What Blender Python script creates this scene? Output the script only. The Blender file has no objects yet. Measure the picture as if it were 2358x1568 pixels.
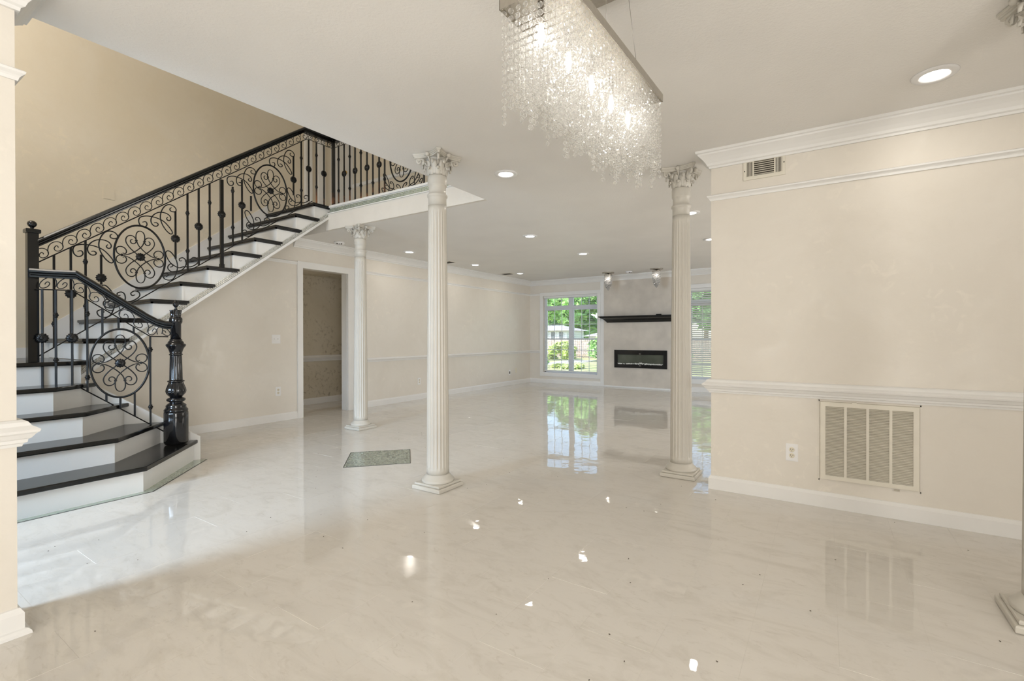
import bpy, math, random
from mathutils import Vector, Matrix
random.seed(7)
PI = math.pi
sc = bpy.context.scene
COL = sc.collection

# ------------------------------------------------------------------ camera
cam_d = bpy.data.cameras.new('camera')
cam = bpy.data.objects.new('camera', cam_d)
COL.objects.link(cam)
sc.camera = cam
cam_d.sensor_fit = 'HORIZONTAL'
cam_d.sensor_width = 36.0
cam_d.lens = 36.0 * 1099.83 / 2358.0
cam_d.shift_y = -5.3 / 2358.0
cam_d.clip_start = 0.05
cam_d.clip_end = 300
cam.location = (0, 0, 1.10)
cam.rotation_euler = (math.radians(90 - 0.224), math.radians(0.068), math.radians(33.282))

# ------------------------------------------------------------------ exposure and colour management
sc.view_settings.view_transform = 'Standard'
sc.view_settings.look = 'None'
sc.view_settings.gamma = 1.0
sc.view_settings.use_curve_mapping = False
sc.view_settings.exposure = 0.20
cy = sc.cycles
cy.use_denoising = True
cy.max_bounces = 10
cy.diffuse_bounces = 4
cy.glossy_bounces = 4
cy.transmission_bounces = 8
cy.transparent_max_bounces = 28
cy.caustics_reflective = True
cy.caustics_refractive = False
cy.sample_clamp_indirect = 6.0
cy.use_adaptive_sampling = True
cy.adaptive_threshold = 0.04

# ------------------------------------------------------------------ world (sky) and sun
world = bpy.data.worlds.new('sky')
sc.world = world
world.use_nodes = True
wn = world.node_tree
wn.nodes.clear()
sky = wn.nodes.new('ShaderNodeTexSky')
sky.sky_type = 'NISHITA'
sky.sun_disc = False
sky.sun_elevation = math.radians(52)
sky.sun_rotation = math.radians(200)
bgn = wn.nodes.new('ShaderNodeBackground')
bgn.inputs['Strength'].default_value = 0.45
won = wn.nodes.new('ShaderNodeOutputWorld')
wn.links.new(sky.outputs[0], bgn.inputs[0])
wn.links.new(bgn.outputs[0], won.inputs[0])


def light(name, kind, loc, energy, color, rot=(0, 0, 0), size=1.0, size_y=None, shape=None):
    d = bpy.data.lights.new(name, kind)
    d.energy = energy
    d.color = color
    if kind == 'AREA':
        d.shape = shape or 'RECTANGLE'
        d.size = size
        if d.shape in ('RECTANGLE', 'ELLIPSE'):
            d.size_y = size_y or size
    elif kind == 'POINT':
        d.shadow_soft_size = size
    elif kind == 'SUN':
        d.angle = math.radians(0.6)
    o = bpy.data.objects.new(name, d)
    COL.objects.link(o)
    o.location = loc
    o.rotation_euler = rot
    return o


light('sun', 'SUN', (0, 0, 20), 6.0, (1.0, 0.95, 0.86), rot=(math.radians(40), 0, math.radians(-24)))
# daylight of the entry door, plus added fill lights with no source in view
light('dining_fill', 'AREA', (0.35, -3.05, 1.1), 62, (1.0, 0.99, 0.975), rot=(math.radians(114), 0, 0), size=3.4, size_y=1.9)  # added main fill from behind the camera, no window is built here
light('side_fill', 'AREA', (3.25, -1.1, 1.15), 122, (1.0, 0.985, 0.96), rot=(math.radians(100), 0, math.radians(75)), size=3.2, size_y=1.9).data.spread = math.radians(128)  # added fill from the side for the near and doorway walls, no window built
light('entry_door_daylight', 'AREA', (-3.3, -3.05, 1.3), 84, (0.58, 0.77, 1.0), rot=(math.radians(70), 0, 0), size=1.1, size_y=2.1).data.spread = math.radians(80)
light('foyer_fill', 'POINT', (-4.75, 0.15, 4.0), 72, (1.0, 0.925, 0.82), size=0.5)  # added unseen point light that brightens the tall stairwell wall
light('far_room_fill', 'AREA', (3.2, 6.4, 1.2), 105, (1.0, 0.98, 0.95), rot=(math.radians(106), 0, math.radians(90)), size=3.0, size_y=1.9)  # added fill that brightens the middle and far rooms, no window built
light('hall_fill', 'POINT', (-6.5, 3.45, 1.3), 3.0, (1.0, 0.92, 0.80), size=0.08)  # added hidden point light that brightens the hall wallpaper


# ------------------------------------------------------------------ materials
def newmat(name):
    m = bpy.data.materials.new(name)
    m.use_nodes = True
    nt = m.node_tree
    b = nt.nodes['Principled BSDF']
    return m, nt, b


def mat(name, col, rough=0.5, metal=0.0, spec=0.5, var=0.0, scale=5.0, bump=0.0, bscale=40.0, coat=0.0, emit=None, estr=0.0, detail=3.0, bdist=0.01):
    m, nt, b = newmat(name)
    b.inputs['Base Color'].default_value = (*col, 1)
    b.inputs['Roughness'].default_value = rough
    b.inputs['Metallic'].default_value = metal
    b.inputs['Specular IOR Level'].default_value = spec
    b.inputs['Coat Weight'].default_value = coat
    b.inputs['Coat Roughness'].default_value = 0.08
    if emit:
        b.inputs['Emission Color'].default_value = (*emit, 1)
        b.inputs['Emission Strength'].default_value = estr
    geo = nt.nodes.new('ShaderNodeNewGeometry')
    if var:
        n = nt.nodes.new('ShaderNodeTexNoise')
        n.inputs['Scale'].default_value = scale
        n.inputs['Detail'].default_value = detail
        nt.links.new(geo.outputs['Position'], n.inputs['Vector'])
        r = nt.nodes.new('ShaderNodeValToRGB')
        r.color_ramp.elements[0].position = 0.32
        r.color_ramp.elements[1].position = 0.68
        r.color_ramp.elements[0].color = (*[max(0, c * (1 - var)) for c in col], 1)
        r.color_ramp.elements[1].color = (*[min(1, c * (1 + var)) for c in col], 1)
        nt.links.new(n.outputs['Fac'], r.inputs['Fac'])
        nt.links.new(r.outputs['Color'], b.inputs['Base Color'])
    if bump:
        n2 = nt.nodes.new('ShaderNodeTexNoise')
        n2.inputs['Scale'].default_value = bscale
        n2.inputs['Detail'].default_value = 2.0
        nt.links.new(geo.outputs['Position'], n2.inputs['Vector'])
        bp = nt.nodes.new('ShaderNodeBump')
        bp.inputs['Strength'].default_value = bump
        bp.inputs['Distance'].default_value = bdist
        nt.links.new(n2.outputs['Fac'], bp.inputs['Height'])
        nt.links.new(bp.outputs['Normal'], b.inputs['Normal'])
    return m


def mix_rgb(nt, fac, a, b2):
    x = nt.nodes.new('ShaderNodeMix')
    x.data_type = 'RGBA'
    nt.links.new(fac, x.inputs[0])
    for sock, v in ((x.inputs[6], a), (x.inputs[7], b2)):
        if isinstance(v, tuple):
            sock.default_value = (*v, 1)
        else:
            nt.links.new(v, sock)
    return x.outputs[2]


def noise(nt, vec, scale, detail=3.0, rough=0.5, dist=0.0):
    n = nt.nodes.new('ShaderNodeTexNoise')
    n.inputs['Scale'].default_value = scale
    n.inputs['Detail'].default_value = detail
    n.inputs['Roughness'].default_value = rough
    n.inputs['Distortion'].default_value = dist
    if vec is not None:
        nt.links.new(vec, n.inputs['Vector'])
    return n.outputs['Fac']


def ramp(nt, fac, p0, p1, v0=0.0, v1=1.0):
    r = nt.nodes.new('ShaderNodeMapRange')
    r.inputs['From Min'].default_value = p0
    r.inputs['From Max'].default_value = p1
    r.inputs['To Min'].default_value = v0
    r.inputs['To Max'].default_value = v1
    nt.links.new(fac, r.inputs['Value'])
    return r.outputs['Result']


def wall_mat(name, base, blotch, amount, dark=None, dscale=7.0, rough=(0.30, 0.55)):
    """faux-finish plaster: soft cloudy colour, sparse pearly patches with sheen painted in as paler colour"""
    m, nt, b = newmat(name)
    geo = nt.nodes.new('ShaderNodeNewGeometry')
    pos = geo.outputs['Position']
    f = ramp(nt, noise(nt, pos, 1.6, 4, 0.6, 0.6), 0.35, 0.7, 0, amount)
    c = mix_rgb(nt, f, base, blotch)
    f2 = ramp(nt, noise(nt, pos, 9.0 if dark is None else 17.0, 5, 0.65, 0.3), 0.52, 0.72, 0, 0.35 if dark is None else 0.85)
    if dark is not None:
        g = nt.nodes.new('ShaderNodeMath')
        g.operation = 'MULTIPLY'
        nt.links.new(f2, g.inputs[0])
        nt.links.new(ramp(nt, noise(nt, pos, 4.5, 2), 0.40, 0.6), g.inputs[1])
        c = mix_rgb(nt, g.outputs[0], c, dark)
    else:
        c = mix_rgb(nt, f2, c, tuple(x * 0.96 for x in base))
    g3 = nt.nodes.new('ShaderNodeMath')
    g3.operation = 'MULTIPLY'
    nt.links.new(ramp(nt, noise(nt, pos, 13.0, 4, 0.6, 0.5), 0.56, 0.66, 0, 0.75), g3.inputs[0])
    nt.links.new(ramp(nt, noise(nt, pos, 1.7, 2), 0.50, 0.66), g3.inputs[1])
    c = mix_rgb(nt, g3.outputs[0], c, tuple(min(0.92, x * 1.10) for x in base))  # pearly spots of the finish, their sheen painted in as paler colour
    nt.links.new(c, b.inputs['Base Color'])
    rr = ramp(nt, noise(nt, pos, 5.0, 4, 0.7, 0.8), 0.5, 0.62, rough[1], rough[0])
    nt.links.new(rr, b.inputs['Roughness'])
    bp = nt.nodes.new('ShaderNodeBump')
    bp.inputs['Strength'].default_value = 0.10
    bp.inputs['Distance'].default_value = 0.01
    nt.links.new(noise(nt, pos, 28.0, 3), bp.inputs['Height'])
    nt.links.new(bp.outputs['Normal'], b.inputs['Normal'])
    return m


def floor_mat(name):
    m, nt, b = newmat(name)
    geo = nt.nodes.new('ShaderNodeNewGeometry')
    pos = geo.outputs['Position']
    mp = nt.nodes.new('ShaderNodeMapping')
    mp.inputs['Rotation'].default_value = (0, 0, math.radians(28))
    mp.inputs['Scale'].default_value = (1.0, 2.3, 1.0)
    nt.links.new(pos, mp.inputs['Vector'])
    v = mp.outputs['Vector']
    base = (0.74, 0.703, 0.645)
    f1 = ramp(nt, noise(nt, v, 2.8, 7, 0.66, 1.8), 0.48, 0.74, 0, 0.75)
    c = mix_rgb(nt, f1, base, (0.61, 0.57, 0.505))
    f2 = ramp(nt, noise(nt, v, 8.5, 6, 0.72, 2.0), 0.56, 0.72, 0, 0.6)
    c = mix_rgb(nt, f2, c, (0.55, 0.505, 0.435))
    f3 = ramp(nt, noise(nt, pos, 1.1, 2), 0.35, 0.7, 0, 0.45)
    c = mix_rgb(nt, f3, c, (0.775, 0.74, 0.685))
    nt.links.new(c, b.inputs['Base Color'])
    b.inputs['Roughness'].default_value = 0.02
    b.inputs['Specular IOR Level'].default_value = 0.55
    bp = nt.nodes.new('ShaderNodeBump')
    bp.inputs['Strength'].default_value = 0.36
    bp.inputs['Distance'].default_value = 0.002
    nt.links.new(noise(nt, pos, 9.5, 1.5), bp.inputs['Height'])
    nt.links.new(bp.outputs['Normal'], b.inputs['Normal'])
    return m


def glassy(name, tint, mixfac, ior=1.5, rough=0.0, glass=0.0):
    """clear glass: fresnel reflection over a clear pass-through (optionally part refraction)"""
    m = bpy.data.materials.new(name)
    m.use_nodes = True
    nt = m.node_tree
    nt.nodes.clear()
    out = nt.nodes.new('ShaderNodeOutputMaterial')
    tr = nt.nodes.new('ShaderNodeBsdfTransparent')
    tr.inputs[0].default_value = (*tint, 1)
    gl = nt.nodes.new('ShaderNodeBsdfGlossy')
    gl.inputs['Roughness'].default_value = rough
    fr = nt.nodes.new('ShaderNodeFresnel')
    fr.inputs['IOR'].default_value = ior
    base = tr.outputs[0]
    if glass:
        rf = nt.nodes.new('ShaderNodeBsdfRefraction')
        rf.inputs['IOR'].default_value = 1.52
        rf.inputs['Roughness'].default_value = 0.0
        mx = nt.nodes.new('ShaderNodeMixShader')
        mx.inputs[0].default_value = glass
        nt.links.new(tr.outputs[0], mx.inputs[1])
        nt.links.new(rf.outputs[0], mx.inputs[2])
        base = mx.outputs[0]
    ad = nt.nodes.new('ShaderNodeMath')
    ad.operation = 'MULTIPLY_ADD'
    nt.links.new(fr.outputs[0], ad.inputs[0])
    ad.inputs[1].default_value = 1.0
    ad.inputs[2].default_value = mixfac
    ad.use_clamp = True
    mx2 = nt.nodes.new('ShaderNodeMixShader')
    nt.links.new(ad.outputs[0], mx2.inputs[0])
    nt.links.new(base, mx2.inputs[1])
    nt.links.new(gl.outputs[0], mx2.inputs[2])
    nt.links.new(mx2.outputs[0], out.inputs[0])
    return m


def crystal_mat(clear=0.11, full=0.86):
    m = bpy.data.materials.new('cut_crystal')
    m.use_nodes = True
    nt = m.node_tree
    nt.nodes.clear()
    out = nt.nodes.new('ShaderNodeOutputMaterial')
    tr = nt.nodes.new('ShaderNodeBsdfTransparent')
    tr.inputs[0].default_value = (0.985, 0.985, 0.98, 1)
    gl = nt.nodes.new('ShaderNodeBsdfGlossy')
    gl.inputs['Roughness'].default_value = 0.05
    df = nt.nodes.new('ShaderNodeBsdfTranslucent')
    df.inputs[0].default_value = (0.95, 0.94, 0.92, 1)
    d2 = nt.nodes.new('ShaderNodeBsdfDiffuse')
    d2.inputs[0].default_value = (0.95, 0.94, 0.92, 1)
    sc2 = nt.nodes.new('ShaderNodeAddShader')
    sc2 = nt.nodes.new('ShaderNodeMixShader')
    nt.links.new(df.outputs[0], sc2.inputs[1])
    nt.links.new(d2.outputs[0], sc2.inputs[2])
    a = nt.nodes.new('ShaderNodeMixShader')
    a.inputs[0].default_value = 0.50
    nt.links.new(sc2.outputs[0], a.inputs[1])
    nt.links.new(gl.outputs[0], a.inputs[2])
    lw = nt.nodes.new('ShaderNodeLayerWeight')
    lw.inputs[0].default_value = 0.45
    f = ramp(nt, lw.outputs['Facing'], 0.2, 0.85, clear, full)
    mx = nt.nodes.new('ShaderNodeMixShader')
    nt.links.new(f, mx.inputs[0])
    nt.links.new(tr.outputs[0], mx.inputs[1])
    nt.links.new(a.outputs[0], mx.inputs[2])
    nt.links.new(mx.outputs[0], out.inputs[0])
    return m


WALL = (0.77, 0.72, 0.64)
M = {}
M['wall'] = wall_mat('cream_faux_finish', WALL, (0.82, 0.775, 0.70), 0.8)
M['wall_tall'] = wall_mat('stairwell_cream', (0.74, 0.66, 0.52), (0.78, 0.715, 0.60), 0.7)
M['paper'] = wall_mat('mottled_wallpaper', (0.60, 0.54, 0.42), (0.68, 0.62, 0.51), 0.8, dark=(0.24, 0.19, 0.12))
M['trim'] = mat('white_trim_paint', (0.845, 0.835, 0.81), 0.32, var=0.015, scale=3)
M['ceil'] = mat('textured_ceiling_paint', (0.86, 0.835, 0.795), 0.6, bump=0.16, bscale=85, var=0.02, scale=2.0)
M['floor'] = floor_mat('polished_cream_marble')
M['grout'] = mat('pale_grout', (0.74, 0.703, 0.645), 0.12, var=0.05, scale=20)
M['column'] = mat('cream_column_paint', (0.62, 0.588, 0.522), 0.38, var=0.02, scale=6)
M['riser'] = mat('white_riser_paint', (0.83, 0.82, 0.79), 0.38, var=0.015, scale=4)
M['black'] = mat('black_stained_wood', (0.007, 0.007, 0.0065), 0.17, var=0.25, scale=9, spec=0.5)
M['iron'] = mat('black_wrought_iron', (0.006, 0.006, 0.006), 0.32, var=0.2, scale=30, spec=0.32)
M['gloss'] = mat('glossy_black_paint', (0.008, 0.008, 0.009), 0.10, var=0.2, scale=20, spec=0.6)
M['nickel'] = mat('brushed_nickel', (0.48, 0.45, 0.40), 0.25, metal=1.0, var=0.05, scale=60)
M['plate_metal'] = mat('satin_plate', (0.36, 0.33, 0.28), 0.55, metal=0.7, var=0.05, scale=40)
M['wire'] = mat('steel_wire', (0.35, 0.33, 0.30), 0.35, metal=1.0, var=0.05, scale=60)
M['brass'] = mat('polished_brass', (0.80, 0.55, 0.16), 0.2, metal=1.0, var=0.05, scale=60)
M['mirror'] = mat('mirror_mosaic_glass', (0.72, 0.73, 0.70), 0.10, metal=0.85, var=0.06, scale=80)
M['green'] = mat('green_mirror_glass', (0.50, 0.56, 0.47), 0.08, metal=0.55, var=0.15, scale=60)
M['edge'] = mat('dark_mosaic_edge', (0.03, 0.035, 0.03), 0.3, var=0.2, scale=30)
M['vent'] = mat('almond_vent_enamel', (0.77, 0.725, 0.62), 0.4, var=0.02, scale=10)
M['dark'] = mat('dark_vent_metal', (0.10, 0.09, 0.07), 0.7, var=0.2, scale=20)  # dark metal of the register slats and screws
M['duct'] = mat('tan_vent_backing', (0.62, 0.57, 0.47), 0.9, var=0.12, scale=30)  # tan backing, a little darker than the vent enamel
M['plate'] = mat('white_plastic', (0.86, 0.85, 0.84), 0.35, var=0.01, scale=20)
M['almond'] = mat('almond_plastic', (0.78, 0.72, 0.58), 0.4, var=0.02, scale=20)
M['slot'] = mat('dark_slot', (0.05, 0.04, 0.03), 0.6, var=0.1, scale=30)
M['stone'] = mat('greige_stone_panel', (0.66, 0.605, 0.53), 0.22, var=0.09, scale=3.5, detail=6, bump=0.05, bscale=8)
M['fire_back'] = mat('smoked_fire_glass', (0.10, 0.11, 0.085), 0.08, var=0.2, scale=3)
M['ice'] = mat('clear_fire_glass', (0.82, 0.82, 0.76), 0.15, var=0.25, scale=60)
M['vinyl'] = mat('white_vinyl', (0.84, 0.85, 0.87), 0.35, var=0.01, scale=8)
M['blind'] = mat('white_blind_slat', (0.80, 0.80, 0.78), 0.45, var=0.015, scale=8)
M['pane'] = glassy('window_glass', (0.97, 0.985, 0.975), 0.0, 1.45)
M['crystal'] = crystal_mat()
M['crystal_pendant'] = crystal_mat(0.62, 0.97)
M['lens'] = mat('lit_lamp_lens', (1, 1, 1), 0.4, emit=(1.0, 0.97, 0.92), estr=9.0, var=0.0)
M['bulb'] = mat('lit_candle_bulb', (1, 1, 1), 0.3, emit=(1.0, 0.94, 0.84), estr=14.0)
M['leaf_a'] = mat('fresh_green_leaf', (0.34, 0.56, 0.19), 0.5, var=0.45, scale=1.3)
M['leaf_b'] = mat('deep_green_leaf', (0.22, 0.42, 0.15), 0.5, var=0.45, scale=1.1)
M['leaf_c'] = mat('yellow_green_leaf', (0.52, 0.62, 0.22), 0.5, var=0.4, scale=1.6)
M['bark'] = mat('tree_bark', (0.22, 0.16, 0.11), 0.85, var=0.3, scale=8)
M['lawn'] = mat('dry_sunlit_lawn', (0.42, 0.45, 0.19), 0.9, var=0.3, scale=0.8, detail=6)
M['fence'] = mat('weathered_fence_board', (0.50, 0.38, 0.34), 0.8, var=0.2, scale=6)
M['siding'] = mat('white_siding', (0.80, 0.80, 0.80), 0.7, var=0.03, scale=2)
M['roofing'] = mat('grey_shingle', (0.42, 0.40, 0.42), 0.85, var=0.2, scale=6)
M['brick'] = mat('pink_brick_paint', (0.58, 0.40, 0.37), 0.8, var=0.15, scale=9)
M['slab'] = mat('pale_concrete', (0.62, 0.60, 0.55), 0.8, var=0.1, scale=3)
M['house_dark'] = mat('dark_house_window', (0.14, 0.16, 0.18), 0.2, var=0.1, scale=3)
M['debris'] = mat('dark_lint', (0.09, 0.07, 0.05), 0.9, var=0.3, scale=90)


def rust_mat():
    m, nt, b = newmat('iron_with_rusty_foot')
    geo = nt.nodes.new('ShaderNodeNewGeometry')
    sx = nt.nodes.new('ShaderNodeSeparateXYZ')
    nt.links.new(geo.outputs['Position'], sx.inputs[0])
    h = ramp(nt, sx.outputs['Z'], 2.74, 2.90, 1.0, 0.0)
    g = nt.nodes.new('ShaderNodeMath')
    g.operation = 'MULTIPLY'
    nt.links.new(h, g.inputs[0])
    nt.links.new(ramp(nt, noise(nt, geo.outputs['Position'], 9.0, 3), 0.45, 0.6), g.inputs[1])
    nt.links.new(mix_rgb(nt, g.outputs[0], (0.012, 0.012, 0.012), (0.30, 0.13, 0.06)), b.inputs['Base Color'])
    b.inputs['Roughness'].default_value = 0.4
    return m


M['rust'] = rust_mat()


# ------------------------------------------------------------------ geometry helpers
class MB:
    def __init__(self):
        self.v = []
        self.f = []
        self.s = []

    def add(self, vs, fs, smooth=False):
        n = len(self.v)
        self.v += [Vector(p) for p in vs]
        for f in fs:
            self.f.append([n + i for i in f])
            self.s.append(smooth)
        return self

    def box(self, a, b):
        (x0, y0, z0), (x1, y1, z1) = a, b
        x0, x1 = min(x0, x1), max(x0, x1)
        y0, y1 = min(y0, y1), max(y0, y1)
        z0, z1 = min(z0, z1), max(z0, z1)
        vs = [(x0, y0, z0), (x1, y0, z0), (x1, y1, z0), (x0, y1, z0), (x0, y0, z1), (x1, y0, z1), (x1, y1, z1), (x0, y1, z1)]
        return self.add(vs, [(3, 2, 1, 0), (4, 5, 6, 7), (0, 1, 5, 4), (1, 2, 6, 5), (2, 3, 7, 6), (3, 0, 4, 7)])

    def obox(self, c, ax, ay, az):
        c, ax, ay, az = Vector(c), Vector(ax), Vector(ay), Vector(az)
        vs = [c + i * ax + j * ay + k * az for k in (-1, 1) for (i, j) in ((-1, -1), (1, -1), (1, 1), (-1, 1))]
        return self.add(vs, [(3, 2, 1, 0), (4, 5, 6, 7), (0, 1, 5, 4), (1, 2, 6, 5), (2, 3, 7, 6), (3, 0, 4, 7)])

    def poly_x(self, pts, x0, x1):
        """polygon in (y,z) extruded along x"""
        n = len(pts)
        vs = [(x0, y, z) for y, z in pts] + [(x1, y, z) for y, z in pts]
        fs = [list(range(n))[::-1], [n + i for i in range(n)]] + [(i, (i + 1) % n, n + (i + 1) % n, n + i) for i in range(n)]
        return self.add(vs, fs)

    def poly_y(self, pts, y0, y1):
        n = len(pts)
        vs = [(x, y0, z) for x, z in pts] + [(x, y1, z) for x, z in pts]
        fs = [list(range(n)), [n + i for i in range(n)][::-1]] + [(i, n + i, n + (i + 1) % n, (i + 1) % n) for i in range(n)]
        return self.add(vs, fs)

    def poly_z(self, pts, z0, z1, r=0.0):
        """plan polygon (counter-clockwise) with optionally rounded upper and lower arrises"""
        if r:
            lay = [(r, z0), (r * 0.3, z0 + r * 0.3), (0, z0 + r), (0, z1 - r), (r * 0.3, z1 - r * 0.3), (r, z1)]
        else:
            lay = [(0, z0), (0, z1)]
        n = len(pts)
        vs = []
        for d, z in lay:
            vs += [(x, y, z) for x, y in inset(pts, d)]
        fs = [list(range(n))[::-1], [(len(lay) - 1) * n + i for i in range(n)]]
        for k in range(len(lay) - 1):
            fs += [(k * n + i, k * n + (i + 1) % n, (k + 1) * n + (i + 1) % n, (k + 1) * n + i) for i in range(n)]
        return self.add(vs, fs)

    def tube(self, pts, r, n=6, closed=False, caps=True, flat=None):
        pts = [Vector(p) for p in pts]
        m = len(pts)
        rr = r if hasattr(r, '__len__') else [r] * m
        tan = []
        for i in range(m):
            a = pts[(i - 1) % m] if (closed or i > 0) else pts[i]
            b = pts[(i + 1) % m] if (closed or i < m - 1) else pts[i]
            t = b - a
            tan.append(t.normalized() if t.length > 1e-9 else Vector((0, 0, 1)))
        u = tan[0].orthogonal().normalized()
        if flat is not None:
            u = Vector(flat).normalized()
        vs = []
        for i in range(m):
            u = (u - u.dot(tan[i]) * tan[i])
            u = u.normalized() if u.length > 1e-6 else tan[i].orthogonal().normalized()
            w = tan[i].cross(u)
            for k in range(n):
                a = 2 * PI * (k + 0.5) / n
                vs.append(pts[i] + rr[i] * (math.cos(a) * u + math.sin(a) * w))
        fs = []
        for i in range(m if closed else m - 1):
            j = (i + 1) % m
            fs += [(i * n + k, i * n + (k + 1) % n, j * n + (k + 1) % n, j * n + k) for k in range(n)]
        if caps and not closed:
            fs += [list(range(n))[::-1], [(m - 1) * n + k for k in range(n)]]
        return self.add(vs, fs, n > 4)

    def lathe(self, prof, c=(0, 0, 0), n=24, axis='z', smooth=True, mod=None):
        c = Vector(c)
        vs = []
        for i, (r, z) in enumerate(prof):
            for k in range(n):
                a = 2 * PI * k / n
                q = r * (mod(a, z, i) if mod else 1.0)
                x, y = q * math.cos(a), q * math.sin(a)
                p = {'z': (x, y, z), 'x': (z, x, y), 'y': (y, z, x)}[axis] if isinstance(axis, str) else axis[0] * x + axis[1] * y + axis[2] * z
                vs.append(c + Vector(p))
        m = len(prof)
        fs = [list(range(n))[::-1], [(m - 1) * n + k for k in range(n)]]
        n0 = len(self.f)
        for i in range(m - 1):
            fs += [(i * n + k, i * n + (k + 1) % n, (i + 1) * n + (k + 1) % n, (i + 1) * n + k) for k in range(n)]
        self.add(vs, fs, smooth)
        self.s[n0] = self.s[n0 + 1] = False
        return self

    def sweep(self, prof, path, z=0.0, closed=False):
        """moulding: profile (d, z) swept along a plan path (x, y); d is to the right of travel"""
        m = len(path)
        vs = []
        for i in range(m):
            p = Vector(path[i]).to_2d()
            d0 = (p - Vector(path[i - 1]).to_2d()) if (i > 0 or closed) else None
            d1 = (Vector(path[(i + 1) % m]).to_2d() - p) if (i < m - 1 or closed) else None
            ns = []
            for d in (d0, d1):
                if d is not None:
                    d = d.normalized()
                    ns.append(Vector((d.y, -d.x)))
            if len(ns) == 2:
                mm = (ns[0] + ns[1])
                mm = mm / mm.dot(ns[0])
            else:
                mm = ns[0]
            for d, h in prof:
                vs.append((p.x + mm.x * d, p.y + mm.y * d, z + h))
        n = len(prof)
        fs = []
        for i in range(m if closed else m - 1):
            j = (i + 1) % m
            fs += [(i * n + k, j * n + k, j * n + (k + 1) % n, i * n + (k + 1) % n) for k in range(n)]
        if not closed:
            fs += [list(range(n)), [(m - 1) * n + k for k in range(n)][::-1]]
        return self.add(vs, fs)

    def rail(self, prof, path):
        """handrail: profile (side, up) swept along a 3-D path with plumb cuts"""
        m = len(path)
        path = [Vector(p) for p in path]
        vs = []
        for i in range(m):
            ns = []
            for a, b in ((i - 1, i), (i, i + 1)):
                if a >= 0 and b < m:
                    d = (path[b] - path[a]).to_2d()
                    if d.length > 1e-6:
                        d.normalize()
                        ns.append(Vector((d.y, -d.x)))
            mm = ns[0] if len(ns) == 1 else (ns[0] + ns[1]) / ((ns[0] + ns[1]).dot(ns[0]))
            for s_, h in prof:
                vs.append(path[i] + Vector((mm.x * s_, mm.y * s_, h)))
        n = len(prof)
        fs = [list(range(n)), [(m - 1) * n + k for k in range(n)][::-1]]
        for i in range(m - 1):
            fs += [(i * n + k, (i + 1) * n + k, (i + 1) * n + (k + 1) % n, i * n + (k + 1) % n) for k in range(n)]
        return self.add(vs, fs)

    def mesh(self, name, m, off=(0, 0, 0)):
        off = Vector(off)
        me = bpy.data.meshes.new(name)
        me.from_pydata([tuple(p - off) for p in self.v], [], self.f)
        me.polygons.foreach_set('use_smooth', self.s)
        me.materials.append(m)
        import bmesh
        bm = bmesh.new()
        bm.from_mesh(me)
        bmesh.ops.recalc_face_normals(bm, faces=bm.faces)
        bm.to_mesh(me)
        bm.free()
        me.update()
        return me


def inset(pts, d):
    """plan polygon offset inwards by d (ccw); negative d grows it"""
    if not d:
        return list(pts)
    n = len(pts)
    out = []
    for i in range(n):
        p = Vector(pts[i])
        a = (p - Vector(pts[i - 1])).normalized()
        b = (Vector(pts[(i + 1) % n]) - p).normalized()
        na, nb = Vector((-a.y, a.x)), Vector((-b.y, b.x))
        q = na + nb
        q = q / max(0.25, q.dot(na))
        out.append((p.x + q.x * d, p.y + q.y * d))
    return out


def spline(pts, k=4, closed=False):
    """Catmull-Rom through the points"""
    P = [Vector(p) for p in pts]
    n = len(P)
    out = []
    for i in range(n if closed else n - 1):
        p0 = P[(i - 1) % n] if (closed or i > 0) else P[i]
        p1, p2 = P[i], P[(i + 1) % n]
        p3 = P[(i + 2) % n] if (closed or i + 2 < n) else p2
        for j in range(k):
            t = j / k
            out.append(0.5 * ((2 * p1) + (p2 - p0) * t + (2 * p0 - 5 * p1 + 4 * p2 - p3) * t * t + (3 * p1 - p0 - 3 * p2 + p3) * t ** 3))
    if not closed:
        out.append(P[-1])
    return out


def wloc(o):
    l = Vector((0, 0, 0))
    while o is not None:
        l += o.location
        o = o.parent
    return l


def build(mb, name, m, parent=None, kind=None):
    """link one mesh object; geometry is given in world coordinates"""
    off = wloc(parent) if parent else Vector((0, 0, 0))
    if isinstance(m, str):
        m = M[m]
    o = bpy.data.objects.new(name, mb.mesh(name, m, off))
    COL.objects.link(o)
    if parent:
        o.parent = parent
    if kind:
        o['kind'] = kind
    return o


def inst(name, me, loc, parent=None, rot=(0, 0, 0), scale=None):
    o = bpy.data.objects.new(name, me)
    COL.objects.link(o)
    if parent:
        o.parent = parent
        loc = Vector(loc) - wloc(parent)
    o.location = loc
    o.rotation_euler = rot
    if scale:
        o.scale = scale
    return o


def thing(name, label, cat, loc=(0, 0, 0), group=None):
    o = bpy.data.objects.new(name, None)
    COL.objects.link(o)
    o.location = loc
    o.empty_display_size = 0.05
    o['label'] = label
    o['category'] = cat
    o['kind'] = 'thing'
    if group:
        o['group'] = group
    return o


def tag(o, label, cat, kind=None, group=None):
    o['label'] = label
    o['category'] = cat
    if kind:
        o['kind'] = kind
    if group:
        o['group'] = group
    return o


def struct(mb, name, m, label=None, cat=None):
    o = build(mb, name, m)
    o['kind'] = 'structure'
    if label:
        o['label'] = label
        o['category'] = cat or 'wall'
    return o


# ------------------------------------------------------------------ dimensions
H = 2.417            # ceiling
UP = 2.712           # upper floor
XW = -5.954          # wall with the hall doorway
XS = -6.19           # tall stairwell wall
YR = 3.67            # right wall
XE = -0.69           # its free end
YF = 9.87            # far window wall
XN, YN = -2.50, 0.47  # near left wall and its end
R_, G_, Y0 = 0.1808, 0.23736, -0.0759
CEDGE = -2.738

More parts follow.
